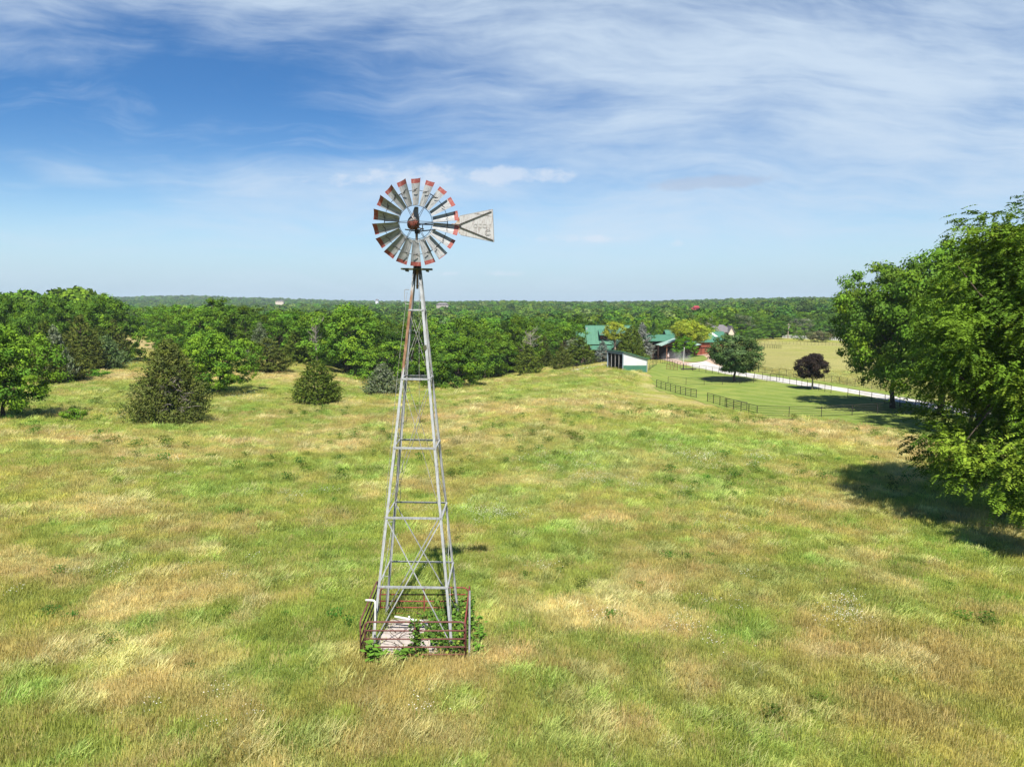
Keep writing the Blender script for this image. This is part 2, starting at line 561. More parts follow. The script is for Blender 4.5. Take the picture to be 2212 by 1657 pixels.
# ------------------------------------------------------------------ noise and terrain
def _hash(ix, iy, seed):
    h = (ix.astype(np.int64) * 374761393 + iy.astype(np.int64) * 668265263 + seed * 982451653) & 0x7fffffff
    h = ((h ^ (h >> 13)) * 1274126177) & 0x7fffffff
    h = h ^ (h >> 16)
    return (h & 0xffff) / 65535.0


def vnoise(x, y, s, seed=0):
    x = np.asarray(x, float) / s
    y = np.asarray(y, float) / s
    ix = np.floor(x)
    iy = np.floor(y)
    fx = x - ix
    fy = y - iy
    fx = fx * fx * (3 - 2 * fx)
    fy = fy * fy * (3 - 2 * fy)
    a = _hash(ix, iy, seed)
    b = _hash(ix + 1, iy, seed)
    c = _hash(ix, iy + 1, seed)
    d = _hash(ix + 1, iy + 1, seed)
    return (a * (1 - fx) + b * fx) * (1 - fy) + (c * (1 - fx) + d * fx) * fy


def fbm(x, y, s, seed=0, oct=4):
    t = 0
    amp = 0.5
    tot = 0
    for o in range(oct):
        t = t + amp * vnoise(np.asarray(x) + 17.3 * o, np.asarray(y) - 9.1 * o, s, seed + o)
        tot += amp
        amp *= 0.55
        s *= 0.5
    return t / tot


CP, SP = math.cos(PITCH), math.sin(PITCH)


def at(X, Y, d):
    """the point of the place that lies d metres ahead in the direction measured at (X, Y) on the survey picture"""
    xi = (X - 1106) / FPX
    yi = (828.5 - Y) / FPX
    den_ = CP + yi * SP
    return (xi * d / den_, d, CAM_Z + d * (yi * CP - SP) / den_)


ctrl = []
for X, Y, d in [
        (1635, 897, 86), (1418, 837, 124), (1527, 866, 100), (1755, 842, 112), (1930, 880, 88), (1590, 823, 123),
        (1346, 800, 131), (1396, 797, 133), (1440, 777, 196), (1530, 763, 216), (1283, 767, 195), (1500, 776, 190),
        (1696, 730, 320), (1810, 738, 300), (1643, 805, 140), (1913, 845, 112), (2060, 872, 100),
        (360, 912, 69), (683, 872, 92), (470, 850, 101), (822, 852, 107), (985, 838, 126), (1140, 808, 155),
        (230, 800, 128), (300, 725, 235), (10, 905, 68), (230, 790, 145), (740, 812, 148), (575, 803, 127),
        (60, 1000, 44), (1000, 880, 83), (1250, 850, 92), (1100, 905, 66), (1500, 905, 72), (1240, 792, 165), (640, 776, 150)]:
    ctrl.append(at(X, Y, d))
ctrl += [(-3, 21, 0), (0, 10, 0), (-10, 14, 0.1), (10, 14, 0.0), (-3, 28, -0.45), (20, 30, -0.4), (-20, 30, -0.2), (30, 50, -1.5),
         (0, 45, -1.35), (0, -20, 0), (0, -100, -1), (-60, 0, 1), (60, 0, -1), (-200, -100, 0), (200, -100, -2), (0, -1000, -5), (-1000, 0, 0), (1000, 0, 0)]
for d, zs in [(230, (-1.5, -5, -9, -10, -9, -5.5, -5)), (400, (-6, -9, -12, -12, -11, -9, -6)), (650, (-9, -11, -12, -12, -10, -4, -4)),
              (1000, (-8, -9, -8, -7, -6, 0, 1)), (1500, (-5, -5, -6, -8, -7, 3, 7)), (2400, (2, 15, -2, -6, -3, 8, 12)),
              (3600, (0, 8, -5, -9, -7, 2, 4)), (6500, (-6, -6, -6, -6, -6, -6, -6))]:
    for k, z in enumerate(zs):
        xi = (-0.78, -0.48, -0.2, 0.0, 0.18, 0.42, 0.75)[k]
        ctrl.append((xi * d, d, z))
ctrl = np.array(ctrl)


def warpq(x, y):
    r = np.hypot(x, y)
    q = np.log1p(r / 12.0)
    k = q / np.maximum(r, 1e-6)
    return np.stack([x * k, y * k], -1)


def phi(a, b):
    d2 = ((a[:, None, :] - b[None, :, :]) ** 2).sum(-1)
    return np.sqrt(d2 + 0.06)


_q = warpq(ctrl[:, 0], ctrl[:, 1])
_A = phi(_q, _q) - np.eye(len(_q)) * 0.012
_w = np.linalg.solve(_A, ctrl[:, 2])


def height(x, y):
    x = np.atleast_1d(np.asarray(x, float))
    y = np.atleast_1d(np.asarray(y, float))
    sh = x.shape
    x = x.ravel()
    y = y.ravel()
    out = np.empty(len(x))
    for i in range(0, len(x), 40000):
        q = warpq(x[i:i + 40000], y[i:i + 40000])
        out[i:i + 40000] = phi(q, _q) @ _w
    r = np.hypot(x, y)
    n = (fbm(x, y, 5.0, 3, 3) - 0.5) * 0.30 * np.clip((75 - r) / 45, 0, 1) + (fbm(x, y, 60.0, 5, 2) - 0.5) * 0.5 * np.clip((r - 60) / 60, 0, 1) * np.clip((110 - np.abs(x - 45)) / 40, 0, 1) * 0
    out = out + (fbm(x, y, 520.0, 15, 3) - 0.5) * 22 * np.clip((r - 700) / 900, 0, 1)
    pad = np.exp(-(((x + 2.95) / 3.0) ** 2 + ((y - 21) / 3.0) ** 2))
    out = out + n * (1 - pad)
    out = out * (1 - pad) + (-0.02 - 0.05 * np.clip(y - 21.5, 0, 3)) * pad
    return out.reshape(sh)


def H1(x, y):
    return float(height(x, y)[0])


def ground(X, Y, dmin=8.0, dmax=900.0):
    """where the sight line at (X, Y) meets the terrain"""
    ds = np.exp(np.linspace(math.log(dmin), math.log(dmax), 500))
    p = at(X, Y, 1.0)
    xs = p[0] * ds
    zs = CAM_Z + (p[2] - CAM_Z) * ds
    hh = height(xs, ds)
    k = np.argmax(hh >= zs)
    if hh[k] < zs[k]:
        k = len(ds) - 1
    k = max(k, 1)
    a, b = hh[k - 1] - zs[k - 1], hh[k] - zs[k]
    f = np.clip(-a / (b - a + 1e-9), 0, 1)
    d = ds[k - 1] + (ds[k] - ds[k - 1]) * f
    x = p[0] * d
    return Vector((x, d, H1(x, d)))


def inpoly(x, y, poly):
    c = np.zeros(np.shape(x), bool)
    n = len(poly)
    for i in range(n):
        x1, y1 = poly[i][:2]
        x2, y2 = poly[(i + 1) % n][:2]
        k = ((y1 > y) != (y2 > y)) & (x < (x2 - x1) * (y - y1) / (y2 - y1 + 1e-12) + x1)
        c ^= k
    return c


def Pv(x, y):
    return x * 0.73733, y * 0.73733


# outlines on the ground
LAWN = [ground(*q) for q in [(1402, 806), (1420, 843), (1500, 864), (1530, 874), (1640, 903), (1760, 905), (1850, 918), (1990, 945),
                             (2212, 1010), (2330, 1000), (2330, 905), (2100, 878), (1913, 846), (1760, 822), (1643, 806), (1560, 797), (1480, 790), (1440, 783), (1402, 790)]]
PASTURE = [ground(*q) for q in [(1643, 806), (1760, 822), (1913, 846), (2100, 876), (2300, 870), (2300, 735), (1820, 741), (1700, 738), (1640, 737), (1600, 745), (1600, 790)]]


FRONT = [(-200, 215), (225, 215), (245, 330), (345, 320), (375, 185), (470, 168), (560, 162), (600, 165), (690, 160), (760, 160), (860, 152), (960, 148), (1080, 164), (1150, 176), (1230, 186),
         (1262, 214), (1380, 218), (1400, 248), (1520, 255), (1600, 300), (1640, 330), (1700, 345), (1800, 350), (1860, 350), (2000, 300), (2400, 300)]

TAN = []      # (x, y, rx, ry, strength) dry patches of the field
for X, Y, rx, ry, s in [(930, 905, 9, 3, .8), (1010, 885, 8, 4, .7), (1180, 868, 12, 5, .75), (1310, 858, 10, 6, .7), (1420, 895, 11, 4, .7), (1560, 912, 9, 3, .8),
                        (1700, 920, 10, 4, .8), (1820, 930, 8, 4, .75), (1920, 955, 7, 4, .75), (1990, 985, 4, 3, .7), (1190, 935, 7, 3, .6), (330, 985, 6, 2.5, .7),
                        (440, 975, 6, 2.2, .6), (620, 955, 7, 3, .6), (790, 935, 7, 3, .7), (130, 955, 7, 3, .45), (250, 945, 8, 2.5, .5), (1090, 955, 5, 3, .5),
                        (1850, 1070, 2.2, 2.2, .8), (1810, 1090, 2.4, 1.6, .8), (1940, 1040, 3, 2, .5), (1420, 1200, 3, 2, .45), (1570, 1240, 3, 1.5, .45),
                        (1770, 1400, .9, .8, .9), (1390, 1360, 1.2, .5, .8), (1330, 1560, 1.1, .5, .8), (560, 1500, .8, .4, .7), (720, 1100, .9, .5, .6),
                        (1130, 1430, 1.6, .8, .5), (1300, 1120, 2.6, 1.6, .5), (1500, 870, 12, 4, .5), (900, 1040, 3, 2, .5), (220, 810, 16, 9, .8), (300, 740, 14, 26, .9), (180, 815, 12, 6, .7), (560, 810, 14, 7, .6), (700, 815, 8, 6, .4), (390, 860, 10, 4, .4)]:
    g = ground(X, Y)
    TAN.append((g.x, g.y, rx, ry, s))
UMBER = []     # browner, seeding stretches
for X, Y, rx, ry, s in [(1900, 1430, 3.2, 2.2, .8), (1600, 1480, 3, 1.6, .75), (1320, 1600, 2.2, 1, .75), (900, 1600, 1.8, .8, .6), (1750, 1270, 4, 2.5, .6), (120, 1250, 3, 2, .7), (280, 1180, 4, 2.5, .6),
                        (1500, 1230, 4, 3, .6), (1120, 1240, 2.5, 2, .5), (1000, 955, 6, 3, .6), (1350, 1010, 4, 2.5, .5), (1180, 1420, 2, 1.2, .6), (2100, 1500, 2.4, 1.5, .7), (560, 1240, 3, 2, .6)]:
    g = ground(X, Y)
    UMBER.append((g.x, g.y, rx, ry, s))
LUSH = []
for X, Y, rx, ry, s in [(1450, 960, 10, 7, .8), (1250, 1000, 6, 5, .7), (1650, 970, 7, 5, .8), (1100, 1080, 3, 3, .8), (1500, 1060, 5, 4, .7), (760, 1010, 7, 4, .6),
                        (450, 1060, 6, 4, .6), (300, 1360, .8, .5, .9), (430, 1355, .8, .5, .9), (30, 1500, 1.2, .9, .8), (1800, 1230, 1.8, 1, .6), (1030, 1110, 2, 2, .9), (1980, 1080, 5, 3, .5),
                        (120, 870, 12, 6, .6), (520, 880, 16, 5, .4), (1120, 860, 8, 6, .5), (600, 1480, 2, 1, .5), (860, 1240, 2.5, 2, .5), (1250, 830, 14, 10, .5), (350, 925, 12, 3, .5)]:
    g = ground(X, Y)
    LUSH.append((g.x, g.y, rx, ry, s))


def blobs(x, y, L, seed):
    t = np.zeros_like(x)
    wx = x + (fbm(x, y, 4.0, seed, 3) - 0.5) * 5 * np.clip(y / 60, .2, 1)
    wy = y + (fbm(x, y, 4.0, seed + 9, 3) - 0.5) * 5 * np.clip(y / 60, .2, 1)
    for bx, by, rx, ry, s in L:
        q = ((wx - bx) / rx) ** 2 + ((wy - by) / ry) ** 2
        t = np.maximum(t, s * np.exp(-q * 1.1))
    return t


GREEN = np.array((0.250, 0.295, 0.055))
YGREEN = np.array((0.395, 0.375, 0.090))
STRAW = np.array((0.520, 0.435, 0.240))
BROWN = np.array((0.330, 0.275, 0.125))
LUSHC = np.array((0.215, 0.300, 0.045))


def groundcol(x, y):
    x = np.asarray(x, float)
    y = np.asarray(y, float)
    n1 = fbm(x, y, 14.0, 11, 4)
    n2 = fbm(x, y, 3.2, 21, 4)
    n3 = fbm(x, y * 1.0, 1.3, 31, 3)

    def st(v_, a, b):
        t = np.clip((v_ - a) / (b - a), 0, 1)
        return (t * t * (3 - 2 * t))[..., None]
    c = GREEN + (YGREEN - GREEN) * st(n1 * 0.5 + n2 * 0.5, 0.36, 0.60)
    br = st(n2 * 0.6 + n3 * 0.4 + 0.10 * (fbm(x, y, 20, 71, 2) - .5), 0.47, 0.62) * 0.85
    c = c + (BROWN - c) * br * .8
    c = c + (LUSHC - c) * st(fbm(x, y, 2.4, 41, 4), 0.60, 0.72) * 0.7
    c = c + (STRAW - c) * st(fbm(x, y, 4.5, 51, 4), 0.60, 0.72) * 0.65
    c = c + (BROWN * (1.0, .98, 1.0) - c) * np.clip(blobs(x, y, UMBER, 63) * (0.15 + .85 * n3), 0, .6)[..., None]
    c = c + (STRAW * (0.98, 0.89, 0.92) - c) * np.clip(blobs(x, y, TAN, 61) * (0.45 + 0.8 * n3), 0, .85)[..., None]
    c = c + (LUSHC - c) * np.clip(blobs(x, y, LUSH, 81) * (0.35 + 1.1 * n2), 0, .85)[..., None]
    c = c * (0.74 + 0.52 * n3)[..., None]
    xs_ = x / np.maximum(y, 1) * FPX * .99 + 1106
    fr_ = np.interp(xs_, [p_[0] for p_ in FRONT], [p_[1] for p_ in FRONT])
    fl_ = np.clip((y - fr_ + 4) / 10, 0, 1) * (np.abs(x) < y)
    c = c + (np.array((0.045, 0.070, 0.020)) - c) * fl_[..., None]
    p = inpoly(x, y, PASTURE)
    pc = np.array((0.385, 0.365, 0.140)) * (0.9 + 0.25 * (n1 - .5) + 0.2 * (n2 - 0.5))[..., None]
    pc = pc + (np.array((0.27, 0.30, 0.07)) - pc) * st(fbm(x, y, 9, 91, 3), 0.5, 0.75) * 0.5
    c = np.where(p[..., None], pc, c)
    return c


# ------------------------------------------------------------------ ground sheet
NA, NR = 640, 300
ang = np.linspace(0, 2 * np.pi, NA, endpoint=False)
rad = 2.0 * np.exp(np.linspace(0, math.log(4600 / 2.0), NR))
gx = (rad[:, None] * np.sin(ang)[None, :]).ravel()
gy = (rad[:, None] * np.cos(ang)[None, :]).ravel()
gz = height(gx, gy)
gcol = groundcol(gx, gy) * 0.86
V_ = np.stack([gx, gy, gz], -1)
ii = np.arange(NR - 1)[:, None] * NA
jj = np.arange(NA)[None, :]
F_ = np.stack([ii + jj, ii + NA + jj, ii + NA + (jj + 1) % NA, ii + (jj + 1) % NA], -1).reshape(-1, 4)
cen = np.array([[0, 0, H1(0.01, 0.01)]])
V_ = np.vstack([V_, cen])
gcol = np.vstack([gcol, gcol[:1]])


def ground_material():
    m_, t, b = principled('meadow', (0.2, 0.2, 0.05), 0.95, 0, 0.05)
    atn = t.add('ShaderNodeAttribute', attribute_name='col')
    ge = t.add('ShaderNodeNewGeometry')
    n = t.noise(ge.outputs['Position'], 2.6, 8, 0.7)
    n2 = t.noise(ge.outputs['Position'], 0.35, 6, 0.65)
    c = t.mix(t.step(n, 0.36, 0.66), t.mix(1.0, atn.outputs['Color'], (0.66, 0.68, 0.62), 'MULTIPLY'), t.mix(1.0, atn.outputs['Color'], (1.18, 1.15, 1.12), 'MULTIPLY'))
    c = t.mix(t.m('MULTIPLY', t.step(n2, 0.5, 0.72), 0.35), c, t.mix(1.0, c, (0.75, 0.95, 0.6), 'MULTIPLY'))
    t.l.new(c, b.inputs['Base Color'])
    bp = t.add('ShaderNodeBump')
    bp.inputs['Strength'].default_value = 0.7
    bp.inputs['Distance'].default_value = 0.25
    t.l.new(n, bp.inputs['Height'])
    t.l.new(bp.outputs[0], b.inputs['Normal'])
    return m_


M['meadow'] = ground_material()
F2 = np.stack([np.full(NA, len(V_) - 1), np.arange(NA), (np.arange(NA) + 1) % NA, (np.arange(NA) + 1) % NA], -1)
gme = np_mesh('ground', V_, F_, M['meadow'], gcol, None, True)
tag(link('ground', gme), kind='structure')


def sheet(name, poly, mat, lift, step=0.8):
    xs = [p[0] for p in poly]
    ys = [p[1] for p in poly]
    nx = int((max(xs) - min(xs)) / step) + 2
    ny = int((max(ys) - min(ys)) / step) + 2
    X, Y = np.meshgrid(min(xs) + np.arange(nx) * step, min(ys) + np.arange(ny) * step)
    cx = X[:-1, :-1] + step / 2
    cy = Y[:-1, :-1] + step / 2
    keep = inpoly(cx.ravel(), cy.ravel(), poly)
    Z = height(X.ravel(), Y.ravel()) + lift
    idx = (np.arange(ny - 1)[:, None] * nx + np.arange(nx - 1)[None, :]).ravel()[keep]
    F = np.stack([idx, idx + 1, idx + nx + 1, idx + nx], -1)
    used, inv = np.unique(F, return_inverse=True)
    Vv = np.stack([X.ravel(), Y.ravel(), Z], -1)[used]
    me = np_mesh(name, Vv, inv.reshape(F.shape), mat, None, None, True)
    return tag(link(name, me), kind='structure')


def lawn_material():
    m_, t, b = principled('mown_lawn', (0.1, 0.2, 0.03), 0.9, 0, 0.05)
    ge = t.add('ShaderNodeNewGeometry')
    sp = t.add('ShaderNodeSeparateXYZ')
    t.l.new(ge.outputs['Position'], sp.inputs[0])
    n = t.noise(ge.outputs['Position'], 0.22, 6, 0.65)
    n2 = t.noise(ge.outputs['Position'], 3.0, 6, 0.7)
    w = t.m('ADD', t.m('ADD', t.m('MULTIPLY', sp.outputs[0], 0.80), t.m('MULTIPLY', sp.outputs[1], 0.46)), t.m('MULTIPLY', n, 2.6))
    s_ = t.m('SINE', t.m('MULTIPLY', w, 2 * math.pi / 3.0))
    c = t.mix(t.step(s_, -0.8, 0.8), (0.145, 0.200, 0.040), (0.180, 0.228, 0.058))
    c = t.mix(t.m('MULTIPLY', t.step(n, 0.42, 0.66), 0.75), c, (0.25, 0.275, 0.07))
    c = t.mix(t.m('MULTIPLY', t.step(n2, 0.4, 0.7), 0.4), c, (0.08, 0.145, 0.02))
    t.l.new(c, b.inputs['Base Color'])
    return m_


M['lawn'] = lawn_material()
sheet('lawn', LAWN, M['lawn'], 0.05)
M['gravel'] = worn('white_gravel', (0.54, 0.525, 0.51), (0.40, 0.38, 0.365), 0.5, 0.40, 0.72, 0.95)
_t = NT(M['gravel'].node_tree)
_b = _t.n['Principled BSDF']
_c = _b.inputs['Base Color'].links[0].from_socket
_a = _t.add('ShaderNodeAttribute', attribute_name='col')
_t.l.new(_t.mix(1.0, _c, _a.outputs['Color'], 'MULTIPLY'), _b.inputs['Base Color'])
M['apron'] = worn('peach_concrete', (0.44, 0.31, 0.225), (0.40, 0.30, 0.235), 0.25, 0.40, 0.7, 0.9)


def strip(name, left, right, mat, lift, n=14, kind='structure'):
    """a road draped between two edge lines"""
    vs = []
    L = [ground(*p) for p in left]
    Rr = [ground(*p) for p in right]

    def along(P, t):
        k = t * (len(P) - 1)
        i = min(int(k), len(P) - 2)
        f = k - i
        p0 = P[max(i - 1, 0)]
        p1 = P[i]
        p2 = P[i + 1]
        p3 = P[min(i + 2, len(P) - 1)]
        return 0.5 * ((2 * p1) + (p2 - p0) * f + (2 * p0 - 5 * p1 + 4 * p2 - p3) * f * f + (3 * p1 - p0 - 3 * p2 + p3) * f ** 3)
    m_ = (len(L) - 1) * n
    k = 7
    for i in range(m_ + 1):
        a = along(L, i / m_)
        b = along(Rr, i / m_)
        for j in range(k):
            e_ = (float(fbm(a.x, a.y, 2.2, 55 + j, 2)) - .5) * .16 if j in (0, k - 1) else 0
            p = a.lerp(b, j / (k - 1) + e_)
            e = 0.14 if 0 < j < k - 1 else 0
            vs.append((p.x, p.y, H1(p.x, p.y) + lift - (0.06 if j in (0, k - 1) else 0)))
    F = [(i * k + j, i * k + j + 1, (i + 1) * k + j + 1, (i + 1) * k + j) for i in range(m_) for j in range(k - 1)]
    wear = np.array([(.62, .66, .50), (.94, .93, .9), (1, 1, 1), (.80, .80, .76), (1, 1, 1), (.94, .93, .9), (.62, .66, .50)])
    return tag(link(name, np_mesh(name, vs, F, mat, np.tile(wear, (m_ + 1, 1)), None, True)), kind=kind)


# the white gravel drive, upper edge then lower edge as surveyed
strip('gravel_drive', [(2230, 906), (2060, 878), (1936, 856), (1820, 838), (1700, 819), (1620, 806), (1560, 792), (1532, 780)],
      [(2215, 922), (2050, 893), (1930, 868), (1810, 846), (1690, 828), (1605, 815), (1530, 801), (1470, 788)], M['gravel'], 0.10)
APRON = [ground(*q) for q in [(1396, 760), (1424, 757), (1462, 760), (1500, 765), (1530, 764), (1560, 766), (1565, 790), (1540, 797), (1500, 792), (1470, 789), (1440, 780), (1412, 770)]]
sheet('paved_yard', APRON, M['apron'], 0.08, 0.6)
ISLAND = [ground(*q) for q in [(1466, 777), (1478, 769), (1500, 768), (1522, 770), (1530, 777), (1518, 782), (1496, 784), (1475, 782)]]
sheet('island_lawn', ISLAND, M['lawn'], 0.16, 0.5)
WALK = [ground(*q) for q in [(1232, 799), (1315, 784), (1316, 788), (1234, 804)]]
strip('garden_path', [(1233, 799), (1275, 791.5), (1318, 784)], [(1234, 803), (1276, 795), (1318, 787.5)], M['gravel'], 0.10)


# ------------------------------------------------------------------ windmill
WX, WY = -2.95, 21.13
mill = empty('windmill', (WX, WY, 0), 0, 'tall galvanised farm windmill with red-tipped blades standing in the open field', 'windmill')
mill.rotation_euler = (0, R(0.85), 0)
HB, TAPER = 1.22, 0.0992


def half(z):
    return HB - TAPER * z


def L_leg(sx, sy, z0, z1, w, t):
    """angle iron, the corner outwards"""
    prof0, prof1 = [], []
    for z, out in ((z0, prof0), (z1, prof1)):
        h = half(z)
        cx, cy = sx * h, sy * h
        for a, b in ((0, 0), (w, 0), (w, t), (t, t), (t, w), (0, w)):
            out.append((cx - sx * a, cy - sy * b, z))
    mb = MB()
    n = 6
    fs = [tuple(range(n)), tuple(range(2 * n - 1, n - 1, -1))] + [(i, (i + 1) % n, (i + 1) % n + n, i + n) for i in range(n)]
    mb.poly(prof0 + prof1, fs)
    return mb


for sx, sy in ((-1, -1), (1, -1), (-1, 1), (1, 1)):
    o = L_leg(sx, sy, -0.15 if sy < 0 else -0.35, 11.85, 0.075, 0.008).build('leg', M['leg_rusty'] if (sx, sy) == (-1, -1) else M['leg'], mill)
    if (sx, sy) == (-1, -1):
        o['label'] = 'leg with an orange rusted upper stretch'
LV = [1.87, 3.90, 5.95, 7.97, 9.98]
for z in LV:
    h = half(z) - 0.002
    for a, b in (((-1, -1), (1, -1)), ((1, -1), (1, 1)), ((1, 1), (-1, 1)), ((-1, 1), (-1, -1))):
        p, q = Vector((a[0] * h, a[1] * h, z)), Vector((b[0] * h, b[1] * h, z))
        d = (q - p).normalized()
        nrm = Vector((d.y, -d.x, 0))
        p = p + d * 0.01 + nrm * 0.010
        q = q - d * 0.01 + nrm * 0.010
        mb = MB()
        w = 0.055 if z < 9 else 0.04
        mb.bar(p, q, 0.006, w)
        mb.bar(p - nrm * 0.022, q - nrm * 0.022, 0.036, 0.005, (0, 0, 1), 0, (0, w / 2))
        for e, s_ in ((p, 1), (q, -1)):
            mb.box(e + d * (0.04 * s_) + nrm * 0.006, (0.02, 0.02, 0.02))
        mb.build('girt', M['galv'], mill)
spans = [(0.05, 3.90, 0.020), (3.90, 7.97, 0.009), (7.97, 9.98, 0.007)]
for z0, z1, r in spans:
    for a, b in (((-1, -1), (1, -1)), ((1, -1), (1, 1)), ((1, 1), (-1, 1)), ((-1, 1), (-1, -1))):
        for k in (0, 1):
            lo, hi = (a, b) if k == 0 else (b, a)
            off = 0.02 + 0.022 * k
            nx_, ny_ = (a[1] != b[1]) * a[0], (a[0] != b[0]) * a[1]
            p = Vector((lo[0] * half(z0) - nx_ * off, lo[1] * half(z0) - ny_ * off, z0))
            q = Vector((hi[0] * half(z1) - nx_ * off, hi[1] * half(z1) - ny_ * off, z1))
            if r > 0.015:
                MB().bar(p, q, 0.032, 0.008, (nx_, ny_, 0)).build('brace', M['galv'], mill)
            else:
                MB().tube([p, q], r, 6).build('brace_rod', M['rod'], mill)
# climbing steps on the back left leg
for k in range(19):
    z = 0.9 + k * 0.47
    h = half(z)
    mb = MB()
    s_ = -1 if k % 2 else 1
    x0, y0 = -h, h
    if k % 2:
        pts = [(x0, y0 - 0.02, z), (x0 - 0.10, y0 - 0.06, z), (x0 - 0.11, y0 - 0.06, z + 0.04)]
    else:
        pts = [(x0 + 0.02, y0, z), (x0 + 0.06, y0 + 0.02, z), (x0 + 0.16, y0 + 0.02, z), (x0 + 0.17, y0 + 0.02, z + 0.05)]
    mb.tube(pts, 0.010, 6)
    mb.build('step', M['rod'], mill)
# bent handholds near the top and mid tower
for (x0, y0, z0, s_, hgt) in ((-half(10.2), -half(10.2), 10.15, -1, 0.42), (-half(10.6) + .1, half(10.6), 10.25, 1, 0.45), (-half(7.0), half(7.0), 6.55, 1, 0.5), (-half(5.4), half(5.4), 4.9, 1, 0.5), (-half(4.6), half(4.6), 4.0, 1, 0.5)):
    MB().tube([(x0, y0, z0 + hgt), (x0 + s_ * 0.13, y0, z0 + hgt), (x0 + s_ * 0.14, y0, z0 + hgt - 0.03), (x0 + s_ * 0.13, y0, z0 + .04), (x0 + s_ * .11, y0, z0), (x0, y0, z0)], 0.009, 6).build('hand_hold', M['rod'], mill)
# furl wire and pump rod
MB().tube([(-half(10.5) - 0.10, -half(10.5) + 0.02, 10.5), (-half(8) - 0.11, -half(8), 8.0), (-half(4) - 0.05, -half(4) + 0.1, 4.0), (-half(1) + .05, -half(1) + .15, 1.0)], 0.006, 5).build('furl_wire', M['rod'], mill)
MB().tube([(0.05, 0.0, 11.0), (0.05, 0.05, 6.4)], 0.006, 5).build('pump_rod', M['rod'], mill)
MB().poly([(0.24, -0.36, 8.95), (0.31, -0.37, 8.98), (0.33, -0.36, 8.88), (0.28, -0.36, 8.80), (0.24, -0.35, 8.86)], [(0, 1, 2, 3, 4)]).build('tag', M['plank'], mill)
# platform board
pz = 11.17
mb = MB()
mb.bar((-0.455, -0.13, pz), (0.455, -0.13, pz), 0.17, 0.045)
mb.bar((-0.44, 0.10, pz + .003), (0.43, 0.10, pz + .003), 0.16, 0.045)
for x in (-0.3, 0.3):
    mb.bar((x, -0.24, pz - 0.047), (x, 0.2, pz - 0.047), 0.05, 0.045)
mb.build('platform', M['plank'], mill)
mb = MB()
mb.tube([(0.0, 0, 10.6), (0.0, 0, 11.5), (-0.02, 0, 12.1), (-0.02, 0, 12.28)], [0.032, 0.034, 0.036, 0.042], 10)
mb.build('mast', M['rust_pale'], mill, True)
mb = MB()
mb.box((0, 0, 11.66), (0.15, 0.15, 0.05)).box((0, 0, 11.86), (0.12, 0.12, 0.05)).tube([(-.07, -.02, 11.5), (0.0, 0, 11.75)], 0.016, 6)
mb.build('mast_collar', M['black'], mill)

HZ = 12.47      # hub height
WR = 1.225
HYL = -0.52     # wheel plane in front of the mast
# motor: bulb casing with a tall helmet hood
mb = MB()
sec = []
prof = [(-0.17, 0.02, -0.10), (-0.155, 0.10, -0.105), (-0.11, 0.155, -0.11), (-0.04, 0.178, -0.11), (0.04, 0.178, -0.108), (0.06, 0.17, -0.106)]
for z, r, cx in prof:
    sec.append([Vector((cx + r * math.cos(a), -0.06 + 1.25 * r * math.sin(a), HZ + z)) for a in np.linspace(0, 2 * np.pi, 20, endpoint=False)])
mb.poly([p for s_ in sec for p in s_], [(i * 20 + k, i * 20 + (k + 1) % 20, (i + 1) * 20 + (k + 1) % 20, (i + 1) * 20 + k) for i in range(len(sec) - 1) for k in range(20)] + [tuple(range(19, -1, -1))])
motor = mb.build('gear_case', M['red_iron'], mill, True)
mb = MB()
prof = [(0.062, 0.176, -0.108), (0.14, 0.165, -0.095), (0.22, 0.125, -0.07), (0.33, 0.085, -0.045), (0.47, 0.062, -0.02), (0.485, 0.058, -0.02)]
sec = []
for z, r, cx in prof:
    sec.append([Vector((cx + r * math.cos(a), -0.06 + 1.2 * r * math.sin(a), HZ + z)) for a in np.linspace(0, 2 * np.pi, 10, endpoint=False)])
mb.poly([p for s_ in sec for p in s_], [(i * 10 + k, i * 10 + (k + 1) % 10, (i + 1) * 10 + (k + 1) % 10, (i + 1) * 10 + k) for i in range(len(sec) - 1) for k in range(10)] + [tuple(range((len(sec) - 1) * 10, len(sec) * 10))])
mb.build('hood', M['galv_dark'], motor)
# brake and furl linkage
mb = MB()
mb.tube([(-0.36, -0.02, HZ - 0.155), (-0.12, -0.02, HZ - 0.19), (0.02, -0.02, HZ - 0.21), (0.18, -0.02, HZ - 0.19), (0.55, 0.0, HZ - 0.145)], 0.017, 8)
mb.tube([(0.02, -0.02, HZ - 0.2), (0.18, -0.05, HZ - 0.12)], 0.012, 6)
mb.tube([(0.16, -0.05, HZ - 0.2), (0.16, -0.05, HZ - 0.03)], 0.014, 6)
mb.tube([(0.02, -0.1, HZ - 0.1), (0.2, -0.05, HZ - 0.15)], 0.016, 6)
mb.box((0, 0, HZ - 0.21), (0.14, 0.12, 0.12))
mb.build('furl_linkage', M['black'], mill)

# wheel
mb = MB()
rotY = Matrix.Rotation(R(90), 3, 'X')
mb.lathe([(0.0, 0.075), (0.035, 0.07), (0.062, 0.05), (0.065, -0.05), (0.045, -0.09), (0.032, -0.1), (0.032, -0.4), (0, -0.4)], (0.02, HYL, HZ), 20, 0, rotY)
for k in range(6):
    a = R(60 * k + 30)
    mb.box((0.02 + 0.055 * math.sin(a), HYL - 0.055, HZ + 0.055 * math.cos(a)), (0.03, 0.03, 0.03))
wheel = mb.build('wheel', M['red_iron'], mill, True)
WC = Vector((0.02, HYL, HZ))


def circle(r, y, n=54):
    return [WC + Vector((r * math.sin(2 * math.pi * k / n), y, r * math.cos(2 * math.pi * k / n))) for k in range(n + 1)]


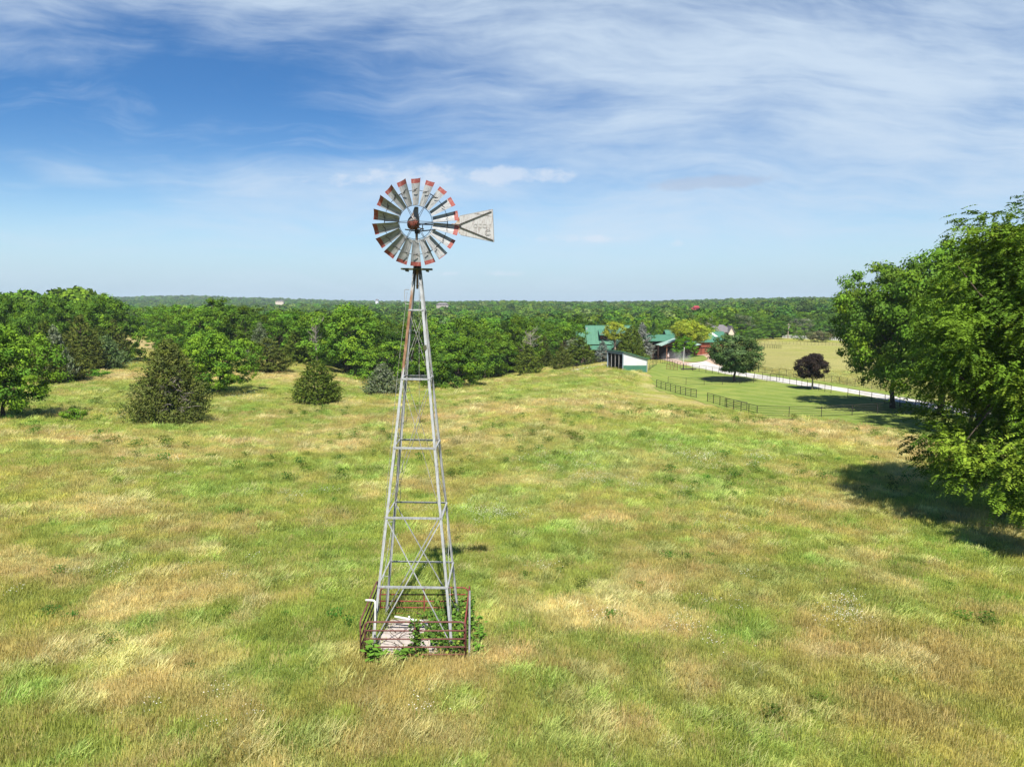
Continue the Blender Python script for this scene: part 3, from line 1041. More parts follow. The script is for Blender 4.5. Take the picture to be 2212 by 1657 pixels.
MB().tube(circle(0.386 * WR, 0.0), 0.0085, 5, 0, False).build('inner_ring', M['black'], wheel)
MB().tube(circle(0.735 * WR, 0.075), 0.0075, 5, 0, False).build('outer_ring', M['black'], wheel)
for k in range(6):
    a = R(30 + 60 * k)
    er = Vector((math.sin(a), 0, math.cos(a)))
    et = Vector((math.cos(a), 0, -math.sin(a)))
    for s_ in (-1, 1):
        mb = MB()
        mb.tube([WC + er * 0.07 + et * (0.03 * s_) + Vector((0, -0.03, 0)), WC + er * (0.386 * WR) + et * (0.012 * s_) + Vector((0, -0.012, 0)), WC + er * (0.74 * WR) + et * (0.03 * s_) + Vector((0, 0.07, 0))], 0.0075, 6)
        if s_ == 1:
            mb.tube([WC + er * (0.735 * WR) - et * 0.05 + Vector((0, 0.07, 0)), WC + er * (0.735 * WR) + et * 0.05 + Vector((0, 0.07, 0))], 0.013, 6)
        mb.build('spoke', M['black'], wheel)
BETA = R(34)
for k in range(18):
    a = R(20 * k)
    er = Vector((math.sin(a), 0, math.cos(a)))
    et = Vector((math.cos(a), 0, -math.sin(a)))
    # local frame of the sail: x across, y depth, z along the radius
    NS, NW = 13, 8
    vs, fs, mi = [], [], []
    jit = random.uniform(-0.04, 0.04)
    redlen = 0.905 + random.uniform(-0.012, 0.012) if k not in (7,) else 0.985
    ts = sorted(list(np.linspace(0.40, 1.0, NS)) + [redlen])
    bt = BETA + jit
    for t_ in ts:
        chord = 0.200 + (0.352 - 0.200) * (t_ - 0.40) / 0.60
        for j in range(NW + 1):
            w = (j / NW - 0.5)
            sag = -0.14 * chord * (4 * w * w - 1)          # the hollow of the sail faces the front
            lx, ly = w * chord, sag
            X = lx * math.cos(bt) + ly * math.sin(bt)
            Y = -lx * math.sin(bt) + ly * math.cos(bt)
            vs.append(Vector((X, Y + 0.03, t_ * WR + 0.012 * chord * w)))
    n = NW + 1
    for i in range(len(ts) - 1):
        for j in range(NW):
            fs.append((i * n + j, i * n + j + 1, (i + 1) * n + j + 1, (i + 1) * n + j))
            mi.append(1 if 0.5 * (ts[i] + ts[i + 1]) > redlen else 0)
    b = MB()
    b.v = [tuple(v) for v in vs]
    b.f = [list(f) for f in fs]
    b.mi = mi
    o = b.build('blade', [M['sail'], M['sail_red']], wheel, True)
    o.location = WC
    o.rotation_euler = (0, a, 0)
    if k == 7:
        o['label'] = 'blade whose red tip has worn to bare white'
    # bracket that ties the sail to the outer ring
    mb = MB()
    c0 = WC + er * (0.745 * WR)
    mb.bar(c0 + et * -0.055 + Vector((0, 0.02, 0)) + er * (-0.03), c0 + et * 0.06 + Vector((0, -0.075, 0)) + er * 0.02, 0.022, 0.012, er)
    mb.build('blade_clip', M['black'], wheel)

# tail vane, furled beside the wheel
vy = 0.10
mb = MB()
q = [(1.255, vy, HZ - 0.28), (2.245, vy, HZ - 0.47), (2.19, vy, HZ + 0.475), (1.225, vy, HZ + 0.27)]
mb.slab([Vector(p) for p in q], 0.006)
vane = mb.build('tail_vane', M['vane'], mill)
mb = MB()
q = [(0.98, vy, HZ - 0.085), (1.12, vy, HZ - 0.12), (1.252, vy, HZ - 0.272), (1.222, vy, HZ + 0.26), (1.10, vy, HZ + 0.05), (0.99, vy, HZ + 0.045)]
mb.prism(q, (0, 0, 0), (0, 0.006, 0))
mb.build('rusted_tail', M['vane_rust'], vane)
for z0, z1 in ((0.03, 0.41), (-0.055, -0.425)):
    MB().bar((1.24, vy - 0.022, HZ + z0), (2.16 if z1 > 0 else 2.22, vy - 0.022, HZ + z1), 0.020, 0.016, (0, 1, 0)).build('stiffener', M['black'], vane)
MB().tube([(1.25, vy - .02, HZ + .035), (1.215, vy - .02, HZ + .01), (1.215, vy - .02, HZ - .03), (1.25, vy - .02, HZ - .06)], 0.012, 6).build('stiffener_loop', M['black'], vane)
MB().tube([(1.66, vy - .012, HZ + .355), (1.85, vy - .012, HZ + .33), (2.16, vy - .012, HZ + .28)], 0.004, 5).build('crease', M['rod'], vane)
mb = MB()
for p0, p1 in (((1.235, HZ + .27), (2.19, HZ + .472)), ((2.19, HZ + .472), (2.244, HZ - .468)), ((2.244, HZ - .468), (1.26, HZ - .28))):
    mb.tube([(p0[0], vy + .003, p0[1]), (p1[0], vy + .003, p1[1])], 0.008, 5)
mb.build('rim', M['galv_dark'], vane)
mb = MB()
mb.tube([(0.06, 0.0, HZ + 0.0), (0.6, 0.03, HZ - 0.005), (1.28, vy - 0.03, HZ + 0.01)], 0.018, 8)
mb.tube([(0.06, 0.0, HZ - 0.02), (0.28, 0.02, HZ + 0.03), (0.5, 0.03, HZ + 0.045), (1.25, vy - 0.03, HZ + 0.0)], 0.010, 8)
mb.build('vane_arm', M['black'], mill)


def lettering(txt, size, loc, mat, parent, name='faded_lettering', spacing=1.0):
    cu = bpy.data.curves.new(name, 'FONT')
    cu.body = txt
    cu.size = size
    cu.extrude = 0.001
    cu.space_character = spacing
    to = bpy.data.objects.new(name, cu)
    COL.objects.link(to)
    dg = bpy.context.evaluated_depsgraph_get()
    dg.update()
    me = bpy.data.meshes.new_from_object(to.evaluated_get(dg))
    bpy.data.objects.remove(to)
    me.materials.clear()
    me.materials.append(mat)
    o = link(name, me, parent, loc)
    o.rotation_euler = (R(90), 0, 0)
    return o


lettering('otor', 0.27, (1.62, vy - 0.0085, HZ - 0.07), M['letter'], vane, 'faded_lettering', 1.12)
mb = MB()
for r0 in (0.085, 0.048):
    pts = [(2.06 + r0 * math.cos(a), vy - 0.008, HZ - 0.20 + r0 * math.sin(a)) for a in np.linspace(0.5, 5.9, 26)]
    mb.tube(pts, 0.006, 5)
mb.build('faded_emblem', M['letter'], vane)


# gates round the foot of the mill
def gate(name, length, hgt, mat, label, loc, rz, mid=True, radius=0.14, tilt=0.0, rails=5, mat2=None):
    t = empty(name, loc, rz, label, 'gate', 'gates round the foot of the windmill')
    t.rotation_euler = (tilt, 0, rz)
    rr = 0.026
    z0 = 0.04
    pts = []
    for cx, cz, a0 in ((radius, hgt - radius, 180), (length - radius, hgt - radius, 90)):
        for k in range(6):
            a = R(a0 - 18 * k)
            pts.append((cx + radius * math.cos(a), 0, cz + radius * math.sin(a)))
    pts = [(0, 0, z0)] + pts + [(length, 0, z0)]
    MB().tube(pts, rr, 8).build('frame_tube', mat, t, True)
    for k in range(rails):
        z = z0 + (hgt - z0) * (k / rails) ** 1.12
        MB().tube([(0.02, 0, z), (length * 0.5, 0, z - 0.008), (length - 0.02, 0, z)], 0.023, 8).build('rail', mat, t, True)
    if mid:
        MB().bar((length * 0.5, -0.022, z0), (length * 0.5, -0.022, hgt), 0.045, 0.012, (0, 1, 0)).build('brace_strip', mat, t)
    return t


gate('livestock_gate', 2.88, 1.20, M['gate_brown'], 'rusty brown tube gate across the front of the windmill base', (-4.2, 19.32, -0.03), 0)
gate('livestock_gate', 2.92, 1.10, M['gate_red'], 'faded red tube gate behind the windmill legs', (-4.36, 22.52, -0.24), 0, True, 0.18)
gate('livestock_gate', 3.05, 1.22, M['gate_brown'], 'dark rusty tube gate along the shaded left side of the windmill base', (-4.33, 19.34, -0.05), R(91.5), True, 0.14, 0)
gate('livestock_gate', 3.0, 1.05, M['gate_red'], 'overgrown red tube gate seen edge-on at the right side of the windmill base', (-1.36, 19.4, -0.06), R(90.6), True)
mb = MB()
mb.bar((-1.24, 19.38, -0.3), (-1.21, 19.42, 2.05), 0.055, 0.008, (1, 0, 0))
mb.bar((-1.235, 19.40, -0.3), (-1.205, 19.44, 2.05), 0.008, 0.05, (1, 0, 0))
tag(mb.build('steel_post', M['galv']), 'tall grey angle-steel post at the front right corner of the windmill enclosure', 'post')
mb = MB()
mb.tube([(-4.02, 19.75, 0.0), (-3.99, 19.78, 0.9), (-3.98, 19.8, 1.50), (-3.99, 19.8, 1.57), (-4.03, 19.8, 1.60), (-4.26, 19.8, 1.61)], 0.030, 10)
tag(mb.build('plastic_pipe', M['pvc'], None, True), 'white plastic standpipe with an elbow at the left front leg of the windmill', 'pipe')
mb = MB()
mb.tube([(-3.68, 21.3, 0.42), (-2.75, 21.2, 0.30), (-2.66, 21.19, 0.24), (-2.65, 21.18, -0.02)], 0.036, 10)
mb.tube([(-3.22, 21.25, 0.40), (-3.22, 21.25, 0.46)], 0.03, 8)
tag(mb.build('plastic_pipe', M['pvc'], None, True), 'white plastic discharge pipe lying across the concrete pad under the windmill', 'pipe')
mb = MB()
for (x0, x1, y0, y1, zt) in ((-4.08, -2.98, 19.55, 20.22, 0.05), (-4.05, -2.96, 20.26, 20.95, 0.045), (-2.93, -1.62, 19.60, 20.6, 0.03), (-4.0, -1.75, 20.99, 21.9, 0.05)):
    mb.box(((x0 + x1) / 2, (y0 + y1) / 2, zt - 0.15), (x1 - x0, y1 - y0, 0.3), 0, Matrix.Rotation(random.uniform(-.012, .012), 3, 'Z'))
tag(mb.build('concrete_pad', M['concrete']), 'cracked pale concrete pad under the windmill tower', 'concrete pad')


# ------------------------------------------------------------------ pipe fences
def fence(pts, n, hgt=1.3, rails=5, mat='fence', name='pipe_fence', label=None, group=None, pr=0.035, rr=0.022, spaced=None):
    """posts along a surveyed line with rails that follow the ground; one thing with its posts and rails as parts"""
    P = [ground(*p) if len(p) == 2 else Vector((at(*p)[0], p[2], H1(at(*p)[0], p[2]))) for p in pts]
    seg = [0]
    for i in range(len(P) - 1):
        seg.append(seg[-1] + (P[i + 1].xy - P[i].xy).length)

    def along(s_):
        for i in range(len(P) - 1):
            if s_ <= seg[i + 1] or i == len(P) - 2:
                f = (s_ - seg[i]) / max(seg[i + 1] - seg[i], 1e-6)
                q = P[i].lerp(P[i + 1], f)
                return Vector((q.x, q.y, H1(q.x, q.y)))
    base = along(0)
    t = empty(name, base, 0, label, 'fence', group)
    post_me = None
    nodes = []
    for k in range(n):
        p = along(seg[-1] * k / (n - 1))
        nodes.append(p)
        if post_me is None:
            o = MB().tube([(0, 0, -0.3), (0, 0, hgt)], pr, 8).build('post', M[mat], t)
            post_me = o.data
        else:
            o = link('post', post_me, t)
        o.location = p - base
    for r in range(rails):
        z = hgt - 0.03 - r * (hgt - 0.25) / max(rails - 1, 1)
        q = [p - base + Vector((0, 0, z)) for p in nodes]
        MB().tube(q, rr if r else rr * 1.35, 6).build('rail', M[mat], t, True)
    return t


fence([(1418, 837), (1504, 860)], 9, 1.3, 5, label='short dark pipe fence panel between the mown lawn and the dry field', pr=0.045, rr=.03)
fence([(1528, 868), (1635, 900)], 8, 1.3, 5, label='dark pipe fence panel that meets the corner of the mown lawn', pr=0.045, rr=.03)
fence([(1635, 900), (1760, 902), (1860, 898), (1990, 892), (2090, 888)], 10, 1.3, 5, label='long brown pipe fence across the near edge of the mown lawn', pr=0.04, rr=.022)
fence([(1443, 829), (1515, 832), (1590, 831), (1650, 826), (1684, 824)], 8, 1.25, 4, label='thin brown pipe fence crossing the mown lawn below the big round tree', pr=0.035, rr=.018)
fence([(1436, 786), (1470, 797), (1530, 806), (1590, 814), (1660, 822), (1720, 833), (1795, 850)], 30, 1.3, 4, label='dark pipe fence along the lawn side of the white gravel drive', pr=0.038, rr=.02)
fence([(1831, 858), (1900, 871), (1985, 887), (2080, 908)], 9, 1.3, 4, label='dark pipe fence beside the drive in the shade of the maples', pr=0.04, rr=.022)
fence([(1600, 800), (1643, 806), (1760, 822), (1913, 846), (2010, 861), (2120, 880)], 30, 1.3, 5, label='dark pipe fence between the white gravel drive and the golden pasture', pr=0.038, rr=.02)
fence([(1395, 779), (1413, 782), (1432, 786)], 8, 1.3, 4, label='dark pipe fence beside the white shed and the paved yard', pr=0.035, rr=.02)
fence([(1402, 800), (1418, 789)], 3, 1.3, 4, label='short side run of pipe fence behind the white shed', pr=0.035, rr=.02)
fence([(1238, 801), (1262, 792), (1316, 778)], 9, 1.2, 4, label='dark rail fence along the garden path below the lodge', pr=0.04, rr=.024)
fence([(1034, 790), (1060, 797), (1096, 806)], 14, 1.25, 4, label='thin dark fence running into the valley beside the big tree', pr=0.035, rr=.018)
fence([(1640, 752), (1668, 752.5), (1687, 754)], 10, 1.25, 4, label='short dark fence standing in the golden pasture', pr=0.05, rr=.03)
fence([(1644, 743.5, 262), (1730, 745, 262), (1822, 746, 262)], 24, 1.2, 2, label='thin wire fence along the far edge of the golden pasture', pr=0.03, rr=.012)
fence([(1690, 731, 330), (1722, 734, 326), (1754, 736, 322)], 22, 1.35, 3, 'white_fence', 'white_fence', 'long white board fence beyond the golden pasture, left of the bushy thicket', pr=0.09, rr=0.09)
fence([(1791, 737, 318), (1825, 741, 316), (1850, 743, 314)], 14, 1.35, 3, 'white_fence', 'white_fence', 'short white board fence beyond the golden pasture, right of the bushy thicket', pr=0.09, rr=0.09)
g = ground(1548, 862)
gt = fence([(1566, 879), (1613, 888)], 2, 1.15, 5, label='open pipe gate leaning by the lawn corner fence', name='pipe_gate', pr=0.035, rr=.022)
gt['category'] = 'gate'
for q in ((1439, 797), (1455, 797.5)):
    pass
fence([(1440, 799), (1463, 801)], 4, 1.2, 5, label='small rusty pipe pen panel at the head of the lawn near the yard', pr=0.035, rr=.022, mat='rust')
# hitching bar in the lawn by the drive and thin white pole
g = ground(1476, 800)
mb = MB()
mb.tube([(0, 0, -.2), (0, 0, 1.3)], 0.10, 8).tube([(1.9, 0, -.2), (1.9, 0, 0.35)], .07, 8).tube([(-.5, 0, .22), (2.6, 0, .30)], 0.12, 8)
tag(mb.build('hitching_rail', M['fence'], None, False, g), 'low dark hitching rail with one tall end post on the lawn beside the drive', 'rail')
g = ground(1475.5, 797)
mb = MB()
mb.tube([(0, 0, -.2), (0.12, 0, 4.2)], 0.055, 8).tube([(0.12, 0, 4.2), (0.14, 0, 4.4)], 0.1, 8)
tag(mb.build('yard_pole', M['pvc'], None, False, g), 'thin pale pole beside the drive at the edge of the island lawn', 'pole')


# ------------------------------------------------------------------ buildings
def frame_at(x0px, x1px, ypx, d):
    """base point and metres per survey unit for something d metres ahead"""
    a = at(x0px, ypx, d)
    b = at(x1px, ypx, d)
    return a, b


def window(parent, c, w, h, t=0.06, frame='redwood_dark', nrm=-1):
    f = MB()
    f.box((c[0], c[1] + nrm * t / 2, c[2] + h / 2 + .04), (w + .16, t, .08)).box((c[0], c[1] + nrm * t / 2, c[2] - h / 2 - .04), (w + .16, t, .08))
    f.box((c[0] - w / 2 - .04, c[1] + nrm * t / 2, c[2]), (.08, t, h)).box((c[0] + w / 2 + .04, c[1] + nrm * t / 2, c[2]), (.08, t, h))
    o = f.build('window', M[frame], parent)
    MB().box((c[0], c[1] + nrm * .012, c[2]), (w, .024, h)).build('pane', M['glass'], o)
    return o


def gable_x(mb, x0, x1, y0, y1, ze, zr, over=0.4, t=0.14, mi=0):
    """two roof slopes with the ridge along x"""
    ym = (y0 + y1) / 2
    s_ = (zr - ze) / (ym - y0)
    mb.slab([(x0 - over, y0 - over, ze - s_ * over), (x1 + over, y0 - over, ze - s_ * over), (x1 + over, ym, zr), (x0 - over, ym, zr)], t, mi)
    mb.slab([(x0 - over, ym + .001, zr), (x1 + over, ym + .001, zr), (x1 + over, y1 + over, ze - s_ * over), (x0 - over, y1 + over, ze - s_ * over)], t, mi)
    mb.bar((x0 - over, ym, zr + .03), (x1 + over, ym, zr + .03), .3, .06, (0, 0, 1), mi)


def gable_walls_x(mb, x0, x1, y0, y1, zb, ze, zr, mi=0):
    ym = (y0 + y1) / 2
    prof = [(x0, y0, zb), (x0, y1, zb), (x0, y1, ze - .14), (x0, ym, zr - .16), (x0, y0, ze - .14)]
    mb.prism(prof, (0, 0, 0), (x1 - x0, 0, 0), mi)


def gable_y(mb, x0, x1, y0, y1, ze, zr, over=0.4, t=0.14, mi=0):
    xm = (x0 + x1) / 2
    s_ = (zr - ze) / (xm - x0)
    mb.slab([(x0 - over, y1 + over, ze - s_ * over), (x0 - over, y0 - over, ze - s_ * over), (xm, y0 - over, zr), (xm, y1 + over, zr)], t, mi)
    mb.slab([(xm + .001, y1 + over, zr), (xm + .001, y0 - over, zr), (x1 + over, y0 - over, ze - s_ * over), (x1 + over, y1 + over, ze - s_ * over)], t, mi)


# run-in shed: open on the left, mono-pitch roof falling to the right and away
def shed():
    a = ground(1345.5, 800.5)
    d = a.y
    s_ = d / FPX / 0.99
    t = empty('livestock_shed', a, 0, 'open-fronted white metal shed with a green base band and green lean-to roof', 'shed')
    # local: x along the white side, y along the open side (to the back left)
    wl = (1396.5 - 1345.5) * s_
    th = math.atan2(0.0, 1.0)
    t.rotation_euler = (0, 0, R(-3.0))
    ox, oy = -(1345.5 - 1317) * s_ * 0.98, 5.2           # open side runs to the back left
    hf, hb = (800.5 - 771.0) * s_ * 1.04, (796.5 - 774.5) * s_ * 0.98 - .35
    hf = 3.45
    hb = 2.15
    gb = 0.95

    def P(u_, w_, z):      # u_ along the white wall, w_ along the open side
        return Vector((u_ * wl + w_ * ox, w_ * oy + u_ * 0.25, z))
    for w_ in (0, 1):
        mb = MB()
        k = 1 if w_ == 0 else -1
        q = [P(0, w_, -0.5), P(1, w_, -0.5), P(1, w_, hb), P(0, w_, hf)]
        off = Vector((0, 0.05 * k, 0))
        mb.poly(q + [p + off for p in q], [(0, 1, 2, 3), (7, 6, 5, 4), (0, 4, 5, 1), (1, 5, 6, 2), (2, 6, 7, 3), (3, 7, 4, 0)])
        mb.build('side_wall', M['white_wall'] if w_ == 0 else M['dark_in'], t)  # far wall coloured dark to stand for the shade inside
    mb = MB()
    q = [P(1, 0, -.5), P(1, 1, -.5), P(1, 1, hb), P(1, 0, hb)]
    off = Vector((-0.05, 0, 0))
    mb.poly(q + [p + off for p in q], [(0, 1, 2, 3), (7, 6, 5, 4), (0, 4, 5, 1), (1, 5, 6, 2), (2, 6, 7, 3), (3, 7, 4, 0)])
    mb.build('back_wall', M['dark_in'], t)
    mb = MB()
    for w_, k in ((0, -1),):
        q = [P(0, w_, -.5), P(1, w_, -.5), P(1, w_, gb), P(0, w_, gb)]
        q = [p + Vector((0, 0.004 * k, 0)) for p in q]
        off = Vector((0, 0.03 * k, 0))
        mb.poly(q + [p + off for p in q], [(0, 1, 2, 3), (7, 6, 5, 4), (0, 4, 5, 1), (1, 5, 6, 2), (2, 6, 7, 3), (3, 7, 4, 0)])
    mb.build('base_band', M['green_wall'], t)
    mb = MB()
    e = 0.06
    q = [P(-0.05, -e, hf + .20), P(1.05, -e, hb + .10), P(1.05, 1 + e, hb + .10), P(-0.05, 1 + e, hf + .20)]
    mb.slab(q, 0.10)
    mb.build('roof', M['roof_green'], t)
    mb = MB()
    for w_ in (0.0, 1.0):
        mb.bar(P(-0.004, w_, -.5), P(-0.004, w_, hf), .2, .2)
    mb.bar(P(1.01, 0, -.5), P(1.01, 0, hb), .14, .14)
    mb.bar(P(-0.006, 0.02, hf - .22), P(-0.006, 0.98, hf - .22), .10, .48)
    mb.build('trim', M['grey_trim'], t)
    for w_ in (0.26, 0.5, 0.75):
        MB().bar(P(0.0, w_, -.5), P(0.0, w_, hf - .45), .15, .15).build('post', M['galv_dark'], t)
    mb = MB()
    for k in range(5):
        mb.tube([P(-0.02, 0.02, .15 + .25 * k), P(-0.02, 0.2, .15 + .25 * k)], 0.03, 6)
    mb.tube([P(-0.02, 0.02, 0), P(-0.02, 0.02, 1.3)], .035, 6).tube([P(-0.02, 0.2, 0), P(-0.02, 0.2, 1.3)], .035, 6)
    mb.build('gate', M['fence'], t)


shed()


def lodge():
    d = 196
    a = Vector(at(1271, 768, d))
    z0 = H1(a.x, d)
    s_ = d / FPX / 0.985
    t = empty('lodge', (a.x, d, z0), R(0), 'large dark timber lodge with steep green metal roofs among trees', 'house')
    Wd = (1366 - 1271) * s_
    zr = CAM_Z + (at(1290, 703, d + 5)[2] - CAM_Z) - z0
    ze = zr - 4.6
    mb = MB()
    gable_walls_x(mb, 0, Wd, 0, 10, -1.5, ze, zr)
    # left wing
    gable_walls_x(mb, -2.8, 0.1, 0.8, 8.0, -1.5, ze - 0.6, zr - 1.7)
    # front gabled porch block
    mb.build('wall', M['log'], t)
    mb = MB()
    gable_x(mb, 0, Wd, 0, 10, ze, zr, 0.5)
    rf = mb.build('roof', M['roof_green'], t)
    mb = MB()
    gable_x(mb, -2.8, -0.55, 0.8, 8.0, ze - 0.6, zr - 1.7, 0.4)
    mb.build('wing_roof', M['roof_green'], t)
    MB().box((-0.15, 4.0, zr - 1.3), (0.35, 0.5, 1.4)).build('chimney', M['galv'], rf)
    # dormer
    mb = MB()
    dz = ze + 1.35
    mb.box((4.4, 1.3, dz + .45), (2.2, 2.6, 1.5))
    mb.build('dormer', M['redwood'], t)
    mb = MB()
    mb.slab([(2.9, -0.7, dz + .8), (5.9, -0.7, dz + .8), (5.9, 3.2, dz + 2.2), (2.9, 3.2, dz + 2.2)], .14)
    mb.build('dormer_roof', M['roof_green'], t)
    window(t, (4.4, 0.0, dz + .35), 1.0, 0.8)
    # porch roof along the front
    mb = MB()
    mb.slab([(0.3, -3.6, ze - 1.75), (6.4, -3.6, ze - 1.75), (6.4, -0.5, ze - .75), (0.3, -0.5, ze - .75)], .12)
    mb.build('porch_roof', M['roof_green'], t)
    for x in (0.6, 3.3, 6.0):
        MB().tube([(x, -3.2, -1.5), (x, -3.2, ze - 1.75)], 0.13, 8).build('porch_post', M['timber'], t)
    mb = MB()
    mb.bar((0.6, -3.2, 1.35), (3.3, -3.2, 1.35), .09, .09).bar((3.3, -3.2, 1.35), (6, -3.2, 1.35), .09, .09)
    mb.build('porch_rail', M['timber'], t)
    # big front gable with a deep dark porch
    mb = MB()
    gx0, gx1 = 5.6, 12.6
    mb.prism([(gx0 + .6, -0.6, -1.5), (gx1 - .6, -0.6, -1.5), (gx1 - .6, -0.6, ze - 1.5), ((gx0 + gx1) / 2, -0.6, ze + 1.3), (gx0 + .6, -0.6, ze - 1.5)], (0, 0, 0), (0, 1.5, 0))
    mb.build('gable_wall', M['log'], t)
    mb = MB()
    gable_y(mb, gx0, gx1, -3.8, 0.6, ze - 1.4, ze + 1.6, 0.35, .16)
    mb.build('gable_roof', M['roof_green_y'], t)
    for x in (gx0 + .5, (gx0 + gx1) / 2, gx1 - .5):
        MB().tube([(x, -3.5, -1.5), (x, -3.5, ze - 1.3)], 0.14, 8).build('porch_post', M['log'], t)
    window(t, (8.2, -0.62, ze - 1.5), 1.2, 1.4)
    window(t, (10.2, -0.62, ze - 1.5), 1.2, 1.4)
    window(t, (1.6, -0.01, 1.8), 1.4, 1.5)
    window(t, (4.2, -0.01, 1.8), 1.4, 1.5)


lodge()


def barn():
    d = 217
    a = Vector(at(1408, 760, d))
    z0 = H1(a.x, d)
    s_ = d / FPX / 0.985

    def X(px):
        return (px - 1408) * s_

    def Z(py, dd=d):
        return at(1450, py, dd)[2] - z0
    t = empty('barn', (a.x, d, z0), 0, 'long red-boarded barn with green metal roofs and big sliding doors by the paved yard', 'barn')
    # left wing, ridge along x, open front
    mb = MB()
    zr, ze = Z(723, d + 5), Z(735.5)
    gable_walls_x(mb, X(1404), X(1472), 1.5, 10, -1, ze, zr)
    mb.build('wing_wall', M['log'], t)
    mb = MB()
    gable_x(mb, X(1397), X(1472), 0, 10, ze, zr, .5)
    mb.build('wing_roof', M['roof_green'], t)
    # porch with pale hip roof, its reflected light painted into the colour
    mb = MB()
    px0, px1 = X(1410), X(1475)
    zt, zl = Z(728, d), Z(745, d - 6)
    def Q(px, py, dd):
        p = at(px, py, dd)
        return Vector((p[0] - a.x, dd - d, p[2] - z0))
    A_, B_, C_, D_ = Q(1409, 743, d + 4), Q(1428, 747.3, d - 7), Q(1464, 733.5, d - 7), Q(1467, 725.5, d + 4)
    mb.slab([A_, B_, C_, D_], .14)
    mb.slab([D_, C_, Vector((2 * C_.x - B_.x, B_.y, B_.z)), Vector((2 * D_.x - A_.x, A_.y, A_.z))], .14)
    mb.build('sheen_roof', M['roof_pale'], t)
    mb = MB()
    mb.prism([(B_.x + .5, -6.2, B_.z - .3), (2 * C_.x - B_.x - .5, -6.2, B_.z - .3), (C_.x, -6.2, C_.z - .25)], (0, 0, 0), (0, .3, 0))
    mb.build('gable_wall', M['redwood'], t)
    mb = MB()
    mb.slab([(X(1431), -6.6, Z(745.2, d - 6)), (X(1486), -6.6, Z(744.6, d - 6)), (X(1490), -1.5, Z(736, d)), (X(1452), -1.2, Z(737, d))], .12)
    mb.build('porch_roof', M['roof_green'], t)
    for x in (1413, 1431, 1452, 1481):
        MB().tube([(X(x), -5.9, -1), (X(x), -5.9, Z(745.5, d - 6))], .16, 8).build('porch_post', M['timber'] if x == 1431 else M['log'], t)
    mb = MB()
    mb.box(((X(1437) + X(1490)) / 2, -1.0, .0), (X(1490) - X(1437), 1.6, 5.2))
    mb.build('porch_wall', M['log'], t)
    mb = MB()
    mb.box(((X(1437) + X(1476)) / 2, -5.9, .30), (X(1476) - X(1437), .2, 1.3))
    mb.build('stone_base', M['rock'], t)
    window(t, (X(1462), -1.81, 1.9), 1.6, 1.1)
    # main red block with garage doors
    ze = Z(738, d)
    zr = Z(716.5, d + 8)
    mb = MB()
    gable_walls_x(mb, X(1478), X(1572), 0.2, 16, -1, ze, zr)
    mb.build('wall', M['redwood'], t)
    mb = MB()
    gable_x(mb, X(1478), X(1572), 0.2, 16, ze, zr, .55)
    rf = mb.build('roof', M['roof_green'], t)
    ss = (zr - ze) / 7.9

    def onroof(x, y, up=0.05):
        return Vector((x, y, ze + ss * (y - .2) + up))
    MB().slab([onroof(X(1550), 4.0), onroof(X(1556), 4.0), onroof(X(1549), 7.4), onroof(X(1544), 7.4)], .04).build('skylight', M['skylight'], rf)
    MB().slab([onroof(X(1533), 6.6), onroof(X(1538), 6.6), onroof(X(1538), 7.8), onroof(X(1533), 7.8)], .04).build('skylight', M['skylight'], rf)
    for x0, x1 in ((1497, 1512), (1514, 1529), (1531.5, 1547), (1550, 1565)):
        xa, xb = X(x0), X(x1)
        zt = Z(751.5)
        mb = MB()
        mb.box(((xa + xb) / 2, .15, zt / 2 - .5), (xb - xa, .1, zt + 1.0))
        dr = mb.build('barn_door', M['redwood'], t)
        mb = MB()
        yb = .08
        for p, q in (((xa, 0.1), (xb, zt)), ((xb, .1), (xa, zt))):
            if x0 > 1525:
                mb.bar((p[0], yb, p[1]), (q[0], yb, q[1]), .03, .14, (0, 0, 1))
        for zz in (0.12, zt * .38, zt - .08):
            mb.bar((xa, yb - .004, zz), (xb, yb - .004, zz), .03, .16)
        for xx in (xa + .07, (xa + xb) / 2, xb - .07):
            mb.bar((xx, yb - .008, .1), (xx, yb - .008, zt), .03, .15, (1, 0, 0))
        mb.build('door_frame', M['redwood_dark'], dr)
        MB().bar((xa - .2, .02, zt + .12), (xb + .2, .02, zt + .12), .16, .16).build('lintel', M['redwood_dark'], t)
    # green gable behind the porch
    mb = MB()
    gable_x(mb, X(1460), X(1482), 12, 20, Z(728, d + 14), Z(712.5, d + 18), .4)
    mb.build('rear_roof', M['roof_green'], t)
    mb = MB()
    gable_walls_x(mb, X(1460), X(1482), 12, 20, 0, Z(728, d + 14), Z(712.5, d + 18))
    mb.build('rear_wall', M['log'], t)


barn()


